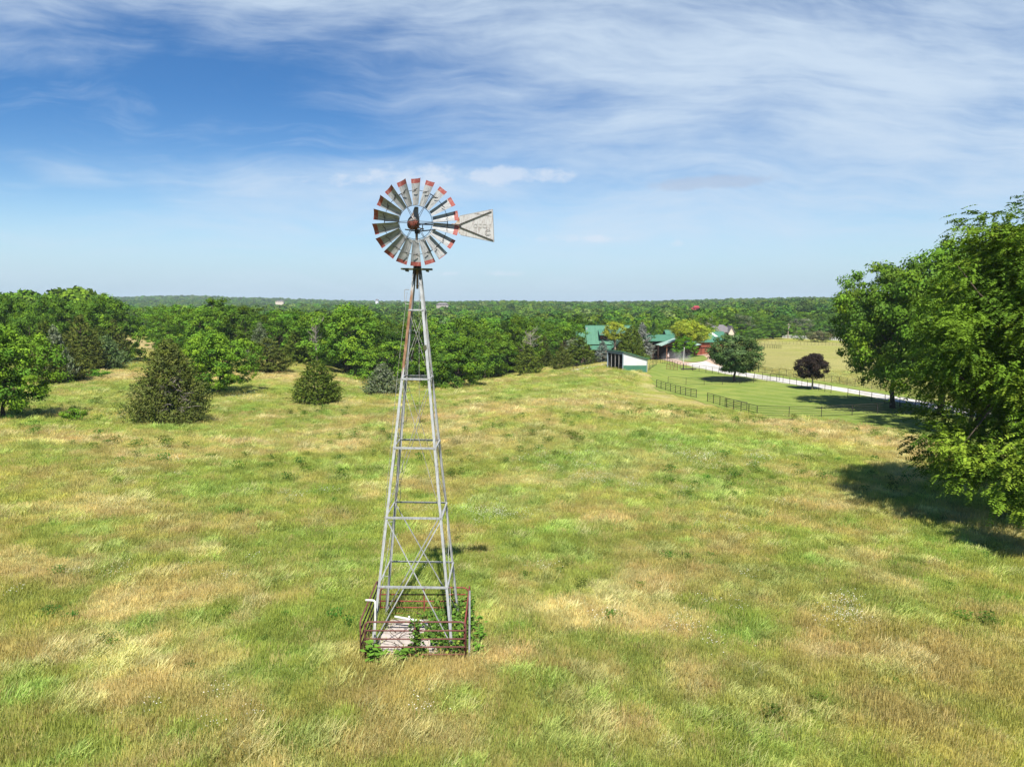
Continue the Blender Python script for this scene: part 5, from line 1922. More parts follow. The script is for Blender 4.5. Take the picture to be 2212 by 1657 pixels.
def great_tree(seed, cx, cy, Ht, Rad):
    """locust-like tree with long drooping compound leaves"""
    g_ = np.random.default_rng(seed)
    random.seed(seed)
    zb = H1(cx, cy)
    zc, hz = Ht * .50, Ht * .52
    nb = 560
    d = unit(g_.normal(size=(nb, 3)))
    d[:, 2] = np.where(d[:, 2] < -.62, -d[:, 2], d[:, 2])
    lump = 1 + .60 * (fbm(d[:, 0] * 3 + 7 + d[:, 2] * 2, d[:, 1] * 3 + d[:, 2], .9, 5, 3) - .5) * 2
    rr = np.where(g_.random(nb) < .28, g_.uniform(.35, .8, nb), g_.uniform(.84, 1.02, nb)) * lump * .93
    bc = d * rr[:, None] * np.array([Rad, Rad, hz]) + np.array([0, 0, zc])
    bc[:, 2] = np.clip(bc[:, 2], 2.2, Ht * 1.02)
    k = 16
    bc[:k] = np.stack([g_.uniform(20.2, 23.0, k) - cx, g_.uniform(31.5, 34, k) - cy, g_.uniform(2.6, 5.0, k)], -1)
    bc[k:2 * k + 6] = np.stack([g_.uniform(20.4, 22.4, k + 6) - cx, g_.uniform(27.6, 29.2, k + 6) - cy, g_.uniform(2.9, 5.6, k + 6)], -1)
    d[:2 * k + 6] = unit(bc[:2 * k + 6] - np.array([0, 0, zc]))
    outd = unit(np.stack([d[:, 0], d[:, 1], np.zeros(nb)], -1) + 1e-3)
    sprays = 34
    ns = nb * sprays
    bi = np.repeat(np.arange(nb), sprays)
    so_ = unit(g_.normal(size=(ns, 3)) * np.array([1, 1, .6]))
    sc = bc[bi] + so_ * (g_.random(ns) ** .5)[:, None] * .95
    sdir = unit(so_ * .8 + outd[bi] * .7 + g_.normal(size=(ns, 3)) * .3 - np.array([0, 0, .25]))
    sdir[:, 2] -= .15
    sdir = unit(sdir)
    sln = g_.uniform(.38, .66, ns)
    side = unit(np.cross(sdir, np.array([0, 0, 1.0]) + g_.normal(size=(ns, 3)) * .25))
    upn = unit(np.cross(side, sdir))
    Vs, Cs = [], []
    hb = np.array([(0.100, 0.178, 0.016), (0.118, 0.200, 0.018), (0.072, 0.138, 0.015), (0.175, 0.255, 0.024)])[g_.integers(0, 4, nb)] * g_.uniform(.75, 1.2, nb)[:, None]
    for k in range(7):
        f = k / 6
        droop = -0.22 * f * f
        for s_ in (-1, 1):
            c = sc + sdir * (sln * f)[:, None] + np.array([0, 0, 1.0]) * (sln * droop)[:, None] + side * (s_ * .075)
            ax = unit(side * s_ + sdir * .45 - np.array([0, 0, .25]))
            nr = unit(upn + g_.normal(size=(ns, 3)) * .35)
            ln = .21 * (1 - .35 * abs(f - .4)) * g_.uniform(.8, 1.2, ns)
            Vs.append(quads(c, nr, ax, ln, ln * .42))
            Cs.append(np.repeat(hb[bi] * g_.uniform(.8, 1.2, ns)[:, None], 4, 0))
    Vv = np.vstack(Vs)
    crown = np_mesh('crown', Vv, np.arange(len(Vv)).reshape(-1, 4), M['leaf'], np.vstack(Cs))
    t = empty('locust_tree', (cx, cy, zb), 0, 'huge locust tree with drooping feathery leaves overhanging the right side of the field', 'tree')
    tp = bent((0, 0, -.5), (0.4, 0, Ht * .8), .03, 7)
    limbs = []
    for k in g_.permutation(nb)[:70]:
        i = g_.uniform(1.3, 6)
        a = tp[int(i)].lerp(tp[min(int(i) + 1, 7)], i - int(i))
        limbs.append((bent(a, bc[k], .07, 5), [.15, .12, .09, .06, .04, .015]))
    link('trunk', tree_wood('trunk', M['bark'], tp, [.48, .42, .38, .33, .27, .2, .13, .05], limbs), t)
    o = link('crown', crown, t)
    o.color = (1, 1, 1, 1)


great_tree(17, 27.1, 34.5, 15.3, 6.2)


# ------------------------------------------------------------------ the wood in the valley: every tree of its near rows
random.seed(5)
fx = [p[0] for p in FRONT]
fy = [p[1] for p in FRONT]
KD = ['oak_mid', 'oak_dark', 'oak_bright', 'oak_tall', 'airy', 'greyleaf', 'cedar_olive', 'cedar_brown']
KWORD = {'oak_mid': 'mid green rounded tree', 'oak_dark': 'dark green rounded tree', 'oak_bright': 'bright green rounded tree', 'oak_tall': 'tall uneven-topped green tree', 'airy': 'light green loose-crowned tree',
         'greyleaf': 'silvery grey-leaved tree', 'cedar_olive': 'olive pointed cedar', 'cedar_brown': 'brownish pointed cedar'}
taken = [(o.location.x, o.location.y) for o in COL.objects if o.type == 'EMPTY' and 'tree' in o.name]


def far_ok(x, y):
    """keep the views of the far houses and their clearings free"""
    X = x / y * FPX * .99 + 1106
    for x0, x1, d0, d1 in ((1480, 1528, 520, 800), (942, 969, 862, 912), (592, 616, 1180, 1310), (808, 820, 1350, 1515), (1566, 1586, 560, 640)):
        if x0 < X < x1 and d0 < y < d1:
            return False
    return True


wood_n = 0
cand = []
for i in range(9000):
    y = random.uniform(148, 372)
    X = random.uniform(225, 1900)
    x = (X - 1106) / FPX * y
    f = float(np.interp(X, fx, fy))
    if y < f or y > f + 130 or (1526 < X < 1592 and y < 300):
        continue
    cand.append((y - f + random.uniform(0, 14), x, y, X, f))
cand.sort()
occ = list(taken)
picked = []
for q, x, y, X, f in cand:
    if len(picked) >= 250:
        break
    if all((x - a) ** 2 + (y - b) ** 2 > 6.6 ** 2 for a, b in occ):
        occ.append((x, y))
        picked.append((x, y, X, y - f))
for x, y, X, q in picked:
    r_ = random.random()
    k = 'oak_mid' if r_ < .28 else 'oak_dark' if r_ < .52 else 'oak_bright' if r_ < .68 else 'oak_tall' if r_ < .84 else 'airy' if r_ < .90 else 'greyleaf' if r_ < .95 else 'cedar_olive' if r_ < .98 else 'cedar_brown'
    if X > 1600 and k == 'oak_bright':
        k = 'oak_dark'
    zone = ('at the far left of the valley wood beyond the dry clearing' if X < 420 else 'in the valley wood left of the windmill tower' if X < 860 else 'in the valley wood directly behind the windmill tower' if X < 1010 else
            'in the valley wood between the windmill and the lodge' if X < 1250 else 'in the wood behind the lodge and barn' if X < 1600 else 'in the wood behind the golden pasture')
    row = 'at the front edge, ' if q < 14 else ''
    Ht = random.uniform(10, 14.5) * (1.0 if k not in ('cedar_olive', 'cedar_brown') else .62)
    if X > 1230:
        Ht *= .95
    b = random.uniform(.50, 1.12)
    tint = (b * random.uniform(.85, 1.12), b, b * random.uniform(.8, 1.2))
    lab = KWORD[k] + ' ' + zone
    plant(k, x, y, H1(x, y) - .2, Ht, random.uniform(4.2, 6.0) * (1 if 'cedar' not in k else .55), lab, group=KWORD[k] + ' ' + zone, tint=tint)
    wood_n += 1

# ------------------------------------------------------------------ far woods: one mass
src = bpy.data.collections.new('far_wood_sources')
farsrc = []
for s_, hues in enumerate((G_MID, G_DARK, G_BRIGHT, G_MID)):
    g_ = np.random.default_rng(200 + s_)
    n = 620
    d = unit(g_.normal(size=(n, 3)))
    d[:, 2] = np.abs(d[:, 2]) * 1.0 - .25
    lum = 1 + .5 * (fbm(d[:, 0] * 2.5 + 3 * s_, d[:, 1] * 2.5 + d[:, 2] * 2, .8, 3 + s_, 3) - .5)
    c = d * lum[:, None] * g_.uniform(.75, 1.0, n)[:, None] * np.array([5.2, 5.2, 5.6]) + np.array([0, 0, 7.4])
    nr = unit(d + g_.normal(size=(n, 3)) * .45 + np.array([0, 0, .3]))
    V0 = quads(c, nr, g_.normal(size=(n, 3)), g_.uniform(1.0, 2.2, n), g_.uniform(.8, 1.5, n))
    hb = np.array(hues)[g_.integers(0, len(hues), n)] * g_.uniform(.7, 1.3, n)[:, None]
    me = np_mesh('far_tree', V0, np.arange(4 * n).reshape(n, 4), M['leaf_far'], np.repeat(hb, 4, 0))
    farsrc.append(bpy.data.objects.new('far_tree', me))


def instancer(name, pts, rot, scl, idx, tint, sources):
    """one object: its geometry nodes set a source mesh on each of its points"""
    me = bpy.data.meshes.new(name)
    me.vertices.add(len(pts))
    me.vertices.foreach_set('co', np.asarray(pts, np.float32).ravel())
    for nm, ty, dat in (('rot', 'FLOAT_VECTOR', rot), ('scl', 'FLOAT_VECTOR', scl)):
        a = me.attributes.new(nm, ty, 'POINT')
        a.data.foreach_set('vector', np.asarray(dat, np.float32).ravel())
    a = me.attributes.new('idx', 'INT', 'POINT')
    a.data.foreach_set('value', np.asarray(idx, np.int32))
    a = me.attributes.new('tint', 'FLOAT_COLOR', 'POINT')
    c = np.ones((len(pts), 4), np.float32)
    c[:, :3] = tint
    a.data.foreach_set('color', c.ravel())
    o = link(name, me)
    ng = bpy.data.node_groups.new(name, 'GeometryNodeTree')
    ng.interface.new_socket('Geometry', in_out='INPUT', socket_type='NodeSocketGeometry')
    ng.interface.new_socket('Geometry', in_out='OUTPUT', socket_type='NodeSocketGeometry')
    gi = ng.nodes.new('NodeGroupInput')
    go = ng.nodes.new('NodeGroupOutput')
    mp = ng.nodes.new('GeometryNodeMeshToPoints')
    ng.links.new(gi.outputs[0], mp.inputs['Mesh'])
    join = ng.nodes.new('GeometryNodeGeometryToInstance')
    for s_ in reversed(sources):
        oi = ng.nodes.new('GeometryNodeObjectInfo')
        oi.inputs['Object'].default_value = s_
        ng.links.new(oi.outputs['Geometry'], join.inputs[0])
    ip = ng.nodes.new('GeometryNodeInstanceOnPoints')
    ng.links.new(mp.outputs[0], ip.inputs['Points'])
    ng.links.new(join.outputs[0], ip.inputs['Instance'])
    ip.inputs['Pick Instance'].default_value = True

    def named(nm, dt):
        q = ng.nodes.new('GeometryNodeInputNamedAttribute')
        q.data_type = dt
        q.inputs['Name'].default_value = nm
        return q.outputs['Attribute']
    ng.links.new(named('idx', 'INT'), ip.inputs['Instance Index'])
    ng.links.new(named('scl', 'FLOAT_VECTOR'), ip.inputs['Scale'])
    ng.links.new(named('rot', 'FLOAT_VECTOR'), ip.inputs['Rotation'])
    ng.links.new(ip.outputs[0], go.inputs[0])
    md = o.modifiers.new('scatter', 'NODES')
    md.node_group = ng
    return o


# one source per pick: join the geometry as separate instances
def instancer_multi(name, pts, rot, scl, idx, tint, sources, kind_='stuff'):
    o = instancer(name, pts, rot, scl, idx, tint, sources)
    ng = o.modifiers[0].node_group
    gti = [n for n in ng.nodes if n.bl_idname == 'GeometryNodeGeometryToInstance'][0]
    ip = [n for n in ng.nodes if n.bl_idname == 'GeometryNodeInstanceOnPoints'][0]
    ois = [n for n in ng.nodes if n.bl_idname == 'GeometryNodeObjectInfo']
    ng.nodes.remove(gti)
    jn = ng.nodes.new('GeometryNodeJoinGeometry')
    for oi in ois:
        q = ng.nodes.new('GeometryNodeGeometryToInstance')
        ng.links.new(oi.outputs['Geometry'], q.inputs[0])
        ng.links.new(q.outputs[0], jn.inputs[0])
    ng.links.new(jn.outputs[0], ip.inputs['Instance'])
    return tag(o, kind=kind_)


pts, scl = [], []
g_ = np.random.default_rng(31)
occ_a = np.array(occ)
for d0, d1, sp in ((170, 420, 7.5), (420, 900, 9.5), (900, 2000, 12), (2000, 4200, 18)):
    area = .5 * 1.62 * (d1 ** 2 - d0 ** 2)
    n = int(area / (sp * sp) * 1.15)
    y = np.sqrt(g_.uniform(d0 ** 2, d1 ** 2, n))
    xi = g_.uniform(-.81, .81, n)
    x = xi * y
    X = xi * FPX * .99 + 1106
    f = np.interp(X, fx, fy)
    ok = y > np.maximum(f + 6, 0)
    ok &= ~inpoly(x, y, PASTURE)
    for i in np.nonzero(ok)[0]:
        if not far_ok(x[i], y[i]):
            ok[i] = False
        elif y[i] < 420 and ((occ_a[:, 0] - x[i]) ** 2 + (occ_a[:, 1] - y[i]) ** 2).min() < 6.0 ** 2:
            ok[i] = False
        elif y[i] < 300 and (1530 < X[i] < 1590 or 1262 < X[i] < 1400):
            ok[i] = False
    x, y = x[ok], y[ok]
    z = height(x, y) - .3
    s_ = g_.uniform(.62, 1.3, len(x)) * (1.0 if d1 < 900 else 1.02 if d1 < 2500 else 1.2)
    pts.append(np.stack([x, y, z], -1))
    scl.append(np.stack([s_, s_, s_ * g_.uniform(.8, 1.15, len(x)) / (1.0 if d1 < 2500 else 1.1)], -1))
pts = np.vstack(pts)
scl = np.vstack(scl)
n = len(pts)
b_ = g_.uniform(.5, 1.15, n) * (.75 + .5 * fbm(pts[:, 0], pts[:, 1], 60, 7, 3))
tint = np.stack([b_ * g_.uniform(.75, 1.25, n), b_, b_ * g_.uniform(.7, 1.5, n)], -1)
gg = g_.random(n) < .05
tint[gg] = np.stack([1.8 * b_[gg], 1.35 * b_[gg], 4.0 * b_[gg]], -1)
rot = np.zeros((n, 3))
rot[:, 2] = g_.uniform(0, 6.28, n)
instancer_multi('far_woods', pts, rot, scl, g_.integers(0, 4, n), tint, farsrc)
print('far wood trees', n, 'near wood', wood_n)

# ------------------------------------------------------------------ grass
tufts = []
for s_ in range(8):
    g_ = np.random.default_rng(300 + s_)
    n = 110
    tall = s_ in (6,)
    seedy = s_ in (4, 5)
    px = g_.normal(size=(n, 2)) * .20
    hgt = g_.uniform(.05, .17, n) * (2.4 if tall else 1.0)
    az = g_.uniform(0, 2 * np.pi, n)
    lean = g_.uniform(.1, 1.1, n) * hgt * (1.1 if s_ != 7 else 1.9)
    w = g_.uniform(.006, .011, n) * (1.5 if tall else 1.0)
    dirv = np.stack([np.cos(az) + 1e-3, np.sin(az)], -1)
    dirv /= np.linalg.norm(dirv, axis=1, keepdims=True)
    perp = np.stack([-np.sin(az + 1.0), np.cos(az + 1.0)], -1)
    vs, fs, cs = [], [], []
    for i in range(n):
        b0 = np.array([px[i, 0], px[i, 1], -.03])
        m1 = b0 + np.array([dirv[i, 0] * lean[i] * .35, dirv[i, 1] * lean[i] * .35, hgt[i] * .6])
        tp_ = b0 + np.array([dirv[i, 0] * lean[i], dirv[i, 1] * lean[i], hgt[i] * (1.0 if s_ != 7 else .6)])
        p = np.array([perp[i, 0], perp[i, 1], 0]) * w[i]
        k = len(vs)
        vs += [b0 - p, b0 + p, m1 + p * .9, m1 - p * .9, tp_ + p * .15, tp_ - p * .15]
        fs += [(k, k + 1, k + 2, k + 3), (k + 3, k + 2, k + 4, k + 5)]
        br = g_.uniform(.75, 1.2)
        straw = 1.0 + (g_.random() < .25) * np.array([.30, .20, .30])
        base = br * straw * np.ones(3)
        cs += [base * .92] * 2 + [base] * 2 + [base * (1.12, 1.08, 1.08)] * 2
        if seedy and g_.random() < .6:
            # seed head on a thin stalk
            q = tp_ + np.array([dirv[i, 0] * .05, dirv[i, 1] * .05, .10])
            k = len(vs)
            vs += [tp_ - p * .4, tp_ + p * .4, q + p * .9, q - p * .9, q + np.array([0, 0, .08]) + p * .3, q + np.array([0, 0, .08]) - p * .3]
            fs += [(k, k + 1, k + 2, k + 3), (k + 3, k + 2, k + 4, k + 5)]
            cc_ = np.array((1.12, .95, .85)) * g_.uniform(.8, 1.2)
            cs += [cc_] * 6
    me = np_mesh('grass_tuft', np.array(vs), np.array(fs), M['blade'], np.array(cs))
    tufts.append(bpy.data.objects.new('grass_tuft', me))

pts, scl, idx, tnt = [], [], [], []
g_ = np.random.default_rng(77)
for d0, d1, dens, sc in ((9, 20, 36, .84), (20, 32, 22, .9), (32, 55, 10.0, 1.1), (55, 90, 3.0, 1.5), (90, 150, 0.9, 2.0)):
    hw = .80
    area = .5 * 2 * hw * (d1 ** 2 - d0 ** 2)
    n = int(area * dens)
    y = np.sqrt(g_.uniform(d0 ** 2, d1 ** 2, n))
    x = g_.uniform(-hw, hw, n) * y
    jx, jy = g_.normal(size=n) * .9 + (fbm(x, y, 6, 33, 3) - .5) * 5, g_.normal(size=n) * 1.2 + (fbm(x, y, 6, 34, 3) - .5) * 7
    ok = ~inpoly(x + jx, y + jy, LAWN) & ~inpoly(x, y, APRON)
    ok &= ~((x > -4.15) & (x < -1.5) & (y > 19.5) & (y < 21.95))
    x, y = x[ok], y[ok]
    if d0 >= 90:
        # keep off paths and the garden
        ok = (x / y < .18) | inpoly(x, y, PASTURE)
        x, y = x[ok], y[ok]
    c = groundcol(x, y)
    lush = blobs(x, y, LUSH, 81)
    tanm = blobs(x, y, TAN, 61)
    i_ = g_.choice([0, 1, 2, 3, 4, 5], len(x))
    i_ = np.where((lush > .45) & (g_.random(len(x)) < .22), 6, i_)
    i_ = np.where((fbm(x, y, 1.1, 141, 3) > .68) & (g_.random(len(x)) < .5), 6, i_)
    i_ = np.where((tanm > .6) & (g_.random(len(x)) < .5), 7, i_)
    s_ = sc * g_.uniform(.7, 1.25, len(x)) * (.8 + .4 * fbm(x, y, 3, 15, 3))
    c = c * g_.uniform(.70, 1.28, len(x))[:, None]
    dry_ = (g_.random(len(x)) < .11)[:, None]
    c = np.where(dry_, c * .35 + .65 * np.array((.40, .34, .18)), c)
    c = c * np.where(i_ == 6, 1.06, 1.0)[:, None]
    lum = (c * (.3, .6, .1)).sum(-1, keepdims=True)
    grn = np.clip((c[:, 1:2] / np.maximum(c[:, 0:1], .01) - .78) / .25, 0, 1)
    c = (c + (lum - c) * np.array((.10, .10, .22))) * (np.array((1.33, 1.42, 1.25)) * (1 - grn) + np.array((1.28, 1.50, 1.08)) * grn)
    c = np.clip(c, 0, .75)
    pts.append(np.stack([x, y, height(x, y)], -1))
    scl.append(np.stack([s_, s_, s_ / (sc ** .5)], -1))
    idx.append(i_)
    tnt.append(c)
pts = np.vstack(pts)
n = len(pts)
rot = np.zeros((n, 3))
rot[:, 2] = g_.uniform(0, 6.28, n)
wv_ = g_.normal(size=n) * .5 - .4
rot[:, 2] = np.where(g_.random(n) < .10, wv_, rot[:, 2])
rot[:, 0] = g_.normal(size=n) * .10
rot[:, 1] = g_.normal(size=n) * .10
instancer_multi('grass', pts, rot, np.vstack(scl), np.concatenate(idx), np.vstack(tnt), tufts)
print('grass tufts', n, [tuple(round(v, 1) for v in ground(*q)) for q in ((1722, 734), (1700, 745), (1283, 767), (1443, 779))])

# low broad-leaved weeds scattered through the grass, one mass
wd = []
for s_ in range(3):
    g_ = np.random.default_rng(500 + s_)
    n = 150
    h_ = g_.random(n) ** .7
    C_ = np.stack([g_.normal(size=n) * .20 * (1.1 - .5 * h_), g_.normal(size=n) * .20 * (1.1 - .5 * h_), .04 + .42 * h_], -1)
    nr = unit(g_.normal(size=(n, 3)) * .5 + np.array([0, 0, .8]))
    ln = g_.uniform(.04, .11, n)
    Vv = quads(C_, nr, g_.normal(size=(n, 3)), ln, ln * .5)
    cl = np.array((.085, .160, .030)) * g_.uniform(.7, 1.35, n)[:, None]
    wd.append(bpy.data.objects.new('weed_tuft', np_mesh('weed_tuft', Vv, np.arange(4 * n).reshape(n, 4), M['blade'], np.repeat(cl, 4, 0))))
g_ = np.random.default_rng(79)
n = 900
y = np.sqrt(g_.uniform(10 ** 2, 85 ** 2, n))
x = g_.uniform(-.75, .75, n) * y
ok = (fbm(x, y, 7, 123, 3) > .5) & ~inpoly(x, y, LAWN) & ~((np.abs(x + 2.9) < 1.6) & (np.abs(y - 21) < 1.8))
x, y = x[ok], y[ok]
n = len(x)
s_ = g_.uniform(.5, 1.25, n) * np.where(y > 40, 1.5, 1)
rot = np.zeros((n, 3))
rot[:, 2] = g_.uniform(0, 6.28, n)
instancer_multi('meadow_weeds', np.stack([x, y, height(x, y)], -1), rot, np.stack([s_, s_, s_ * g_.uniform(.6, 1.0, n)], -1), g_.integers(0, 3, n), np.stack([g_.uniform(.8, 1.6, n), g_.uniform(.9, 1.3, n), np.ones(n)], -1), wd)

# white meadow flowers as one mass
fl = []
for s_ in range(3):
    g_ = np.random.default_rng(400 + s_)
    vs, fs, cs = [], [], []
    for i in range(26):
        p = np.array([*(g_.normal(size=2) * .22), g_.uniform(.2, .42)])
        r_ = g_.uniform(.005, .014)
        k = len(vs)
        tl = g_.normal(size=2) * .3
        vs += [p + np.array([-r_, -r_, -tl[0] * r_]), p + np.array([r_, -r_, tl[0] * r_]), p + np.array([r_, r_, tl[1] * r_]), p + np.array([-r_, r_, -tl[1] * r_])]
        fs.append((k, k + 1, k + 2, k + 3))
        cs += [np.ones(3)] * 4
        k = len(vs)
        b0 = np.array([p[0], p[1], 0])
        e = np.array([.003, 0, 0])
        vs += [b0 - e, b0 + e, p + e - (0, 0, .004), p - e - (0, 0, .004)]
        fs.append((k, k + 1, k + 2, k + 3))
        cs += [np.array((.24, .34, .07))] * 4
    fl.append(bpy.data.objects.new('flower_tuft', np_mesh('flower_tuft', np.array(vs), np.array(fs), M['leaf_far'], np.array(cs))))
pts, scl = [], []
g_ = np.random.default_rng(78)
for X, Y, w, h, k in [(1280, 1030, 50, 26, 46), (1370, 1055, 26, 8, 26), (1500, 995, 60, 20, 40), (1635, 1000, 26, 10, 18), (1050, 1112, 60, 14, 70), (640, 1080, 16, 6, 16), (700, 1068, 30, 6, 10), (590, 1072, 50, 8, 9),
                      (1835, 1340, 40, 26, 26), (540, 862, 36, 8, 40), (350, 868, 40, 10, 26), (240, 905, 50, 6, 24), (1500, 1070, 30, 12, 14), (1560, 1150, 50, 16, 12), (300, 1010, 120, 20, 10), (670, 872, 20, 3, 20),
                      (900, 1240, 12, 6, 7), (1180, 1240, 6, 4, 3), (150, 905, 30, 3, 14), (1200, 1000, 80, 20, 16), (1700, 1100, 60, 20, 10), (450, 1250, 300, 60, 14), (1500, 1350, 300, 80, 18), (700, 1550, 400, 60, 10)]:
    for _ in range(max(2, int(k * .55))):
        gq = ground(X + g_.normal() * w * .62, Y + g_.normal() * h * .7)
        pts.append(gq)
        s_ = g_.uniform(.7, 1.2) * (1 if gq.y < 45 else 1.5)
        scl.append((s_, s_, s_))
n = len(pts)
rot = np.zeros((n, 3))
rot[:, 2] = g_.uniform(0, 6.28, n)
instancer_multi('meadow_flowers', np.array([tuple(p) for p in pts]), rot, scl, g_.integers(0, 3, n), np.tile((.84, .82, .76), (n, 1)), fl)

# ------------------------------------------------------------------ weeds and vines at the mill
def big_leaf_weed(x, y, label, hgt, nl, seed, ls=.24):
    g_ = np.random.default_rng(seed)
    t = empty('weed_plant', (x, y, H1(x, y)), 0, label, 'plant', 'broad-leaved weeds at the windmill')
    mb = MB()
    C_, N_, A_, L_ = [], [], [], []
    for k in range(max(3, nl // 7)):
        a = g_.uniform(0, 6.28)
        l = g_.uniform(0, .28)
        pts = bent((g_.normal() * .05, g_.normal() * .05, -.05), (math.cos(a) * l, math.sin(a) * l, hgt * g_.uniform(.6, 1.0)), .06, 4)
        mb.tube(pts, [.014, .012, .010, .008, .006], 5)
        for q in range(8):
            f = g_.uniform(.3, 1)
            i = f * 3.99
            p = pts[int(i)].lerp(pts[int(i) + 1], i - int(i))
            az = g_.uniform(0, 6.28)
            ax = np.array([math.cos(az), math.sin(az), -.15])
            C_.append(np.array(p) + ax * ls * .5)
            A_.append(ax)
            N_.append(np.array([-.15 * math.cos(az) + g_.normal() * .15, -.15 * math.sin(az) - .15, 1.0]))
            L_.append(ls * g_.uniform(.7, 1.25))
    mb.build('stem', M['needle_stem'], t)
    L_ = np.array(L_)
    Vv = quads(np.array(C_), unit(np.array(N_)), unit(np.array(A_)), L_, L_ * .55)
    cl = np.array((0.115, 0.235, 0.030)) * g_.uniform(.75, 1.2, len(L_))[:, None]
    o = link('leaves', np_mesh('leaves', Vv, np.arange(len(Vv)).reshape(-1, 4), M['leaf'], np.repeat(cl, 4, 0)), t)
    o.color = (1, 1, 1, 1)


M['needle_stem'] = principled('green_stem', (0.12, 0.17, 0.05), .7)[0]
big_leaf_weed(-3.93, 19.15, 'largest broad-leaved weed in front of the left end of the front gate', .75, 34, 5, .27)
big_leaf_weed(-3.70, 19.22, 'broad-leaved weed right beside the largest one at the front gate', .5, 20, 15, .24)
big_leaf_weed(-3.12, 19.12, 'small broad-leaved weed at the foot of the front gate left of its middle', .48, 16, 6, .25)
big_leaf_weed(-1.0, 20.2, 'bushy weed outside the right side of the windmill enclosure', .8, 46, 7, .17)
big_leaf_weed(-0.95, 19.6, 'low weed outside the front right corner of the enclosure', .5, 30, 8, .15)
big_leaf_weed(-1.05, 20.9, 'weed outside the back right corner of the enclosure', .85, 40, 9, .16)


def vine():
    g_ = np.random.default_rng(12)
    C_ = []
    n0 = 4200
    x = g_.uniform(-3.9, -1.25, n0)
    y = g_.uniform(19.35, 22.3, n0)
    m_ = fbm(x, y, .7, 3, 3) + .42 * np.clip((x + 2.9) / 1.4, -1, 1) - .04
    ok = m_ > .52
    x, y = x[ok], y[ok]
    z = .08 + g_.random(len(x)) ** 1.6 * np.clip((x + 3.1) / 1.8, .12, .8) * .5
    C_.append(np.stack([x, y, z], -1))
    # climbing up the middle strip of the front gate and the right side
    k = 300
    C_.append(np.stack([-2.74 + g_.normal(size=k) * .10, 19.33 + g_.normal(size=k) * .06, g_.uniform(.05, 1.25, k)], -1))
    k = 620
    C_.append(np.stack([-1.38 + g_.normal(size=k) * .09, g_.uniform(19.6, 22.4, k), g_.random(k) ** 1.6 * .85], -1))
    k = 160
    C_.append(np.stack([g_.uniform(-2.6, -1.5, k), 22.45 + g_.normal(size=k) * .08, g_.random(k) ** 1.5 * .7], -1))
    C = np.vstack(C_)
    n = len(C)
    nr = unit(g_.normal(size=(n, 3)) * .45 + np.array([0, -.25, .8]))
    ln = g_.uniform(.06, .13, n)
    Vv = quads(C, nr, g_.normal(size=(n, 3)), ln, ln * .8)
    cl = np.array((0.070, 0.140, 0.022)) * g_.uniform(.6, 1.5, n)[:, None]
    yl = g_.random(n) < .08
    cl[yl] = np.array((.24, .30, .05))
    t = empty('vine', (-2.4, 20.6, 0), 0, 'leafy green vine sprawling over the right half of the windmill pad and gates', 'plant')
    me = np_mesh('leaves', Vv - np.array([-2.4, 20.6, 0]), np.arange(4 * n).reshape(n, 4), M['leaf'], np.repeat(cl, 4, 0))
    o = link('leaves', me, t)
    o.color = (1, 1, 1, 1)
    mb = MB()
    for k in range(16):
        a = Vector((g_.uniform(-1.3, -.2), g_.uniform(-1.2, 1.5), .06))
        b = a + Vector((g_.uniform(-1.2, .8), g_.uniform(-.8, .8), g_.uniform(0, .2)))
        mb.tube(bent(a, b, .08, 4), .010, 5)
    mb.tube(bent((-.34, -1.27, 0), (-.33, -1.25, 1.15), .04, 5), .012, 5)
    mb.build('stems', M['bark'], t)


vine()

